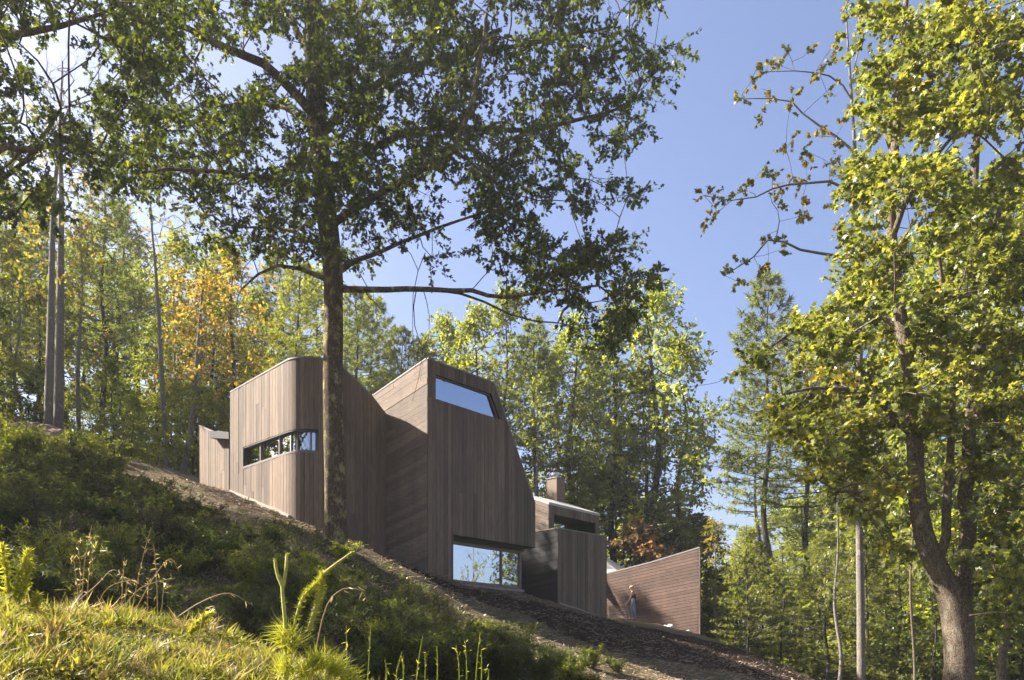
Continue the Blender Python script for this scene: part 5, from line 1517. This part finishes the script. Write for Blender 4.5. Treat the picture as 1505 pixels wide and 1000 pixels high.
# ------------------------------------------------------------------ wooden bench
bx0, bY = (909 - CX) / FPX * 41.9, 41.9
bz = g1(bx0, bY)
bench = empty('bench', (bx0, bY, bz)); tag(bench, 'low pale slatted wooden bench in front of the standing woman', 'bench')
def bbox(name, x0, x1, y0, y1, z0, z1, mat=M['pale_wood'], parent=bench):
    v = [[bx0 + a, bY + b_, bz + c] for a in (x0, x1) for b_ in (y0, y1) for c in (z0, z1)]
    return mk(name, v, [[0, 1, 3, 2], [4, 6, 7, 5], [0, 4, 5, 1], [2, 3, 7, 6], [0, 2, 6, 4], [1, 5, 7, 3]], mat, parent)
for a in (-.50, .44):
    for b_ in (-.2, .16): bbox('leg', a, a + .06, b_, b_ + .05, -.1, .60)
for k in range(4): bbox('seat_slat', -.52, .52, -.21 + k * .11, -.12 + k * .11, .602, .632)
for z in (.18, .32, .46): bbox('rail', -.44, .44, -.205, -.175, z, z + .05)

# ------------------------------------------------------------------ the woman by the reddish wall
def skinned(name, chains, mat, parent, root_i=0, sub=2):
    verts, edges, rad, key = [], [], [], {}
    for ch in chains:
        last = None
        for (p3, r_) in ch:
            k_ = tuple(round(c, 4) for c in p3)
            if k_ not in key:
                key[k_] = len(verts); verts.append(p3); rad.append(r_)
            if last is not None and last != key[k_]: edges.append((last, key[k_]))
            last = key[k_]
    me = bpy.data.meshes.new(name); me.from_pydata(verts, edges, []); me.update()
    o = bpy.data.objects.new(name, me); COL.objects.link(o)
    o.modifiers.new('skin', 'SKIN')
    sv = me.skin_vertices[0].data
    for i, r_ in enumerate(rad):
        sv[i].radius = r_ if isinstance(r_, tuple) else (r_, r_)
        sv[i].use_root = (i == root_i)
    sb_ = o.modifiers.new('sub', 'SUBSURF'); sb_.levels = sub; sb_.render_levels = sub
    dg = bpy.context.evaluated_depsgraph_get()
    m2 = bpy.data.meshes.new_from_object(o.evaluated_get(dg))
    bpy.data.objects.remove(o)
    m2.name = name
    m2.polygons.foreach_set('use_smooth', [True] * len(m2.polygons))
    m2.materials.clear()
    return obj_from(name, m2, mat, parent)
M['skin'] = plain_mat('skin', (0.52, 0.34, 0.25), .6, .3, .06)
M['hair'] = plain_mat('blonde_hair', (0.62, 0.45, 0.22), .6, .3, .25, 30)
M['jeans'] = plain_mat('blue_denim', (0.24, 0.29, 0.38), .9, .1, .2, 30)
M['top'] = plain_mat('dark_vest_fabric', (0.05, 0.03, 0.03), .9, .1, .2)
M['shoe'] = plain_mat('shoe', (0.10, 0.08, 0.07), .8, .2)
wx, wY = (931 - CX) / FPX * 41.8, 41.8
wz = g1(wx, wY)
woman = empty('person', (wx, wY, wz)); tag(woman, 'woman with blonde hair, dark vest and blue jeans leaning on the bench', 'person')
# local frame: faces -X (towards the bench)
hipL, hipR = (.0, -.09, .92), (.0, .09, .92)
pel = (.0, .0, .96)
body_ch = [[(pel, (.14, .11)), ((.0, 0, 1.10), (.12, .095)), ((-.02, 0, 1.25), (.13, .10)), ((-.05, 0, 1.39), (.11, .085)), ((-.065, 0, 1.46), (.055, .055)), ((-.085, 0, 1.53), .055), ((-.105, 0, 1.60), (.078, .088)), ((-.11, 0, 1.68), (.08, .09)), ((-.105, 0, 1.735), .05)],
           [((-.12, 0, 1.585), .04), ((-.185, 0, 1.605), .016)] ]
body_ch[1] = [((-.105, 0, 1.60), (.078, .088)), ((-.175, 0, 1.60), .022), ((-.20, 0, 1.592), .012)]
for sg in (-1, 1):
    body_ch.append([((-.05, 0, 1.39), (.11, .085)), ((-.05, .13 * sg, 1.40), .058), ((-.07, .18 * sg, 1.36), .05), ((-.14, .19 * sg, 1.14), .038), ((-.16, .185 * sg, 1.09), .035), ((-.30, .15 * sg, .90), .027), ((-.335, .145 * sg, .855), .024), ((-.37, .145 * sg, .80), (.034, .018)), ((-.39, .145 * sg, .765), (.034, .016))])
    for k, (dx, dy, l_) in enumerate(((-.03, -.03, .06), (-.038, -.01, .072), (-.036, .01, .068), (-.028, .028, .055))):
        body_ch.append([((-.39, .145 * sg, .765), (.034, .016)), ((-.39 + dx * .6, .145 * sg + dy * sg, .765 - l_ * .5), .009), ((-.39 + dx * .9, .145 * sg + dy * sg, .765 - l_), .007)])
    body_ch.append([((-.37, .145 * sg, .80), (.034, .018)), ((-.355, .11 * sg, .775), .010), ((-.365, .10 * sg, .745), .008)])
    f = .05 * sg
    body_ch.append([(pel, (.14, .11)), ((.0, .085 * sg, .90), .085), ((-.02 + f, .09 * sg, .70), .07), ((-.035 + f * 1.6, .09 * sg, .50), .052), ((-.01 + f * 1.8, .09 * sg, .30), .048), ((.01 + f * 2, .09 * sg, .09), .034), ((-.03 + f * 2, .09 * sg, .045), .034), ((-.12 + f * 2, .095 * sg, .03), .028)])
skinned('body', body_ch, M['skin'], woman)
skinned('jeans', [[((.0, 0, 1.16), (.118, .092)), (pel, (.155, .125))]] + [[(pel, (.155, .125)), ((.0, .085 * sg, .90), .097), ((-.02 + .05 * sg, .09 * sg, .70), .083), ((-.035 + .08 * sg, .09 * sg, .50), .066), ((-.01 + .09 * sg, .09 * sg, .30), .06), ((.01 + .10 * sg, .09 * sg, .10), .056)] for sg in (-1, 1)], M['jeans'], woman)
skinned('vest', [[((.0, 0, .84), (.165, .135)), ((.0, 0, .93), (.163, .132)), ((.0, 0, 1.02), (.150, .122)), ((.0, 0, 1.12), (.132, .105)), ((-.02, 0, 1.25), (.142, .112)), ((-.048, 0, 1.375), (.112, .09)), ((-.055, 0, 1.41), (.085, .075))]], M['top'], woman)
skinned('hair', [[((-.095, 0, 1.715), (.075, .085)), ((-.075, 0, 1.68), (.088, .098)), ((-.055, 0, 1.60), (.075, .09)), ((-.03, 0, 1.52), (.05, .075)), ((.0, 0, 1.43), (.03, .06))]], M['hair'], woman)
for sg in (-1, 1):
    skinned('shoe', [[((.02 + .1 * sg, .09 * sg, .06), .045), ((-.05 + .1 * sg, .09 * sg, .04), .045), ((-.14 + .1 * sg, .095 * sg, .03), .033)]], M['shoe'], woman)
woman.rotation_euler = (0, 0, R(-8))
woman.scale = (1.06, 1.06, 1.06)

# ------------------------------------------------------------------ thin morning haze
hz = mk('haze', [[x, y, z] for x in (-1200, 1200) for y in (-200, 1700) for z in (-14, 48)], [[0, 1, 3, 2], [4, 6, 7, 5], [0, 4, 5, 1], [2, 3, 7, 6], [0, 2, 6, 4], [1, 5, 7, 3]], None)
mh, nt, out = new_mat('haze_air')
pv = nd(nt, 'ShaderNodeVolumePrincipled')
pv.inputs['Color'].default_value = (0.93, 0.96, 1.0, 1)
pv.inputs['Density'].default_value = 0.00042
pv.inputs['Anisotropy'].default_value = 0.2
nt.links.new(pv.outputs[0], out.inputs['Volume'])
hz.data.materials.append(mh)
tag(hz, 'thin pale haze hanging over the wooded hillside', 'haze', kind='stuff')
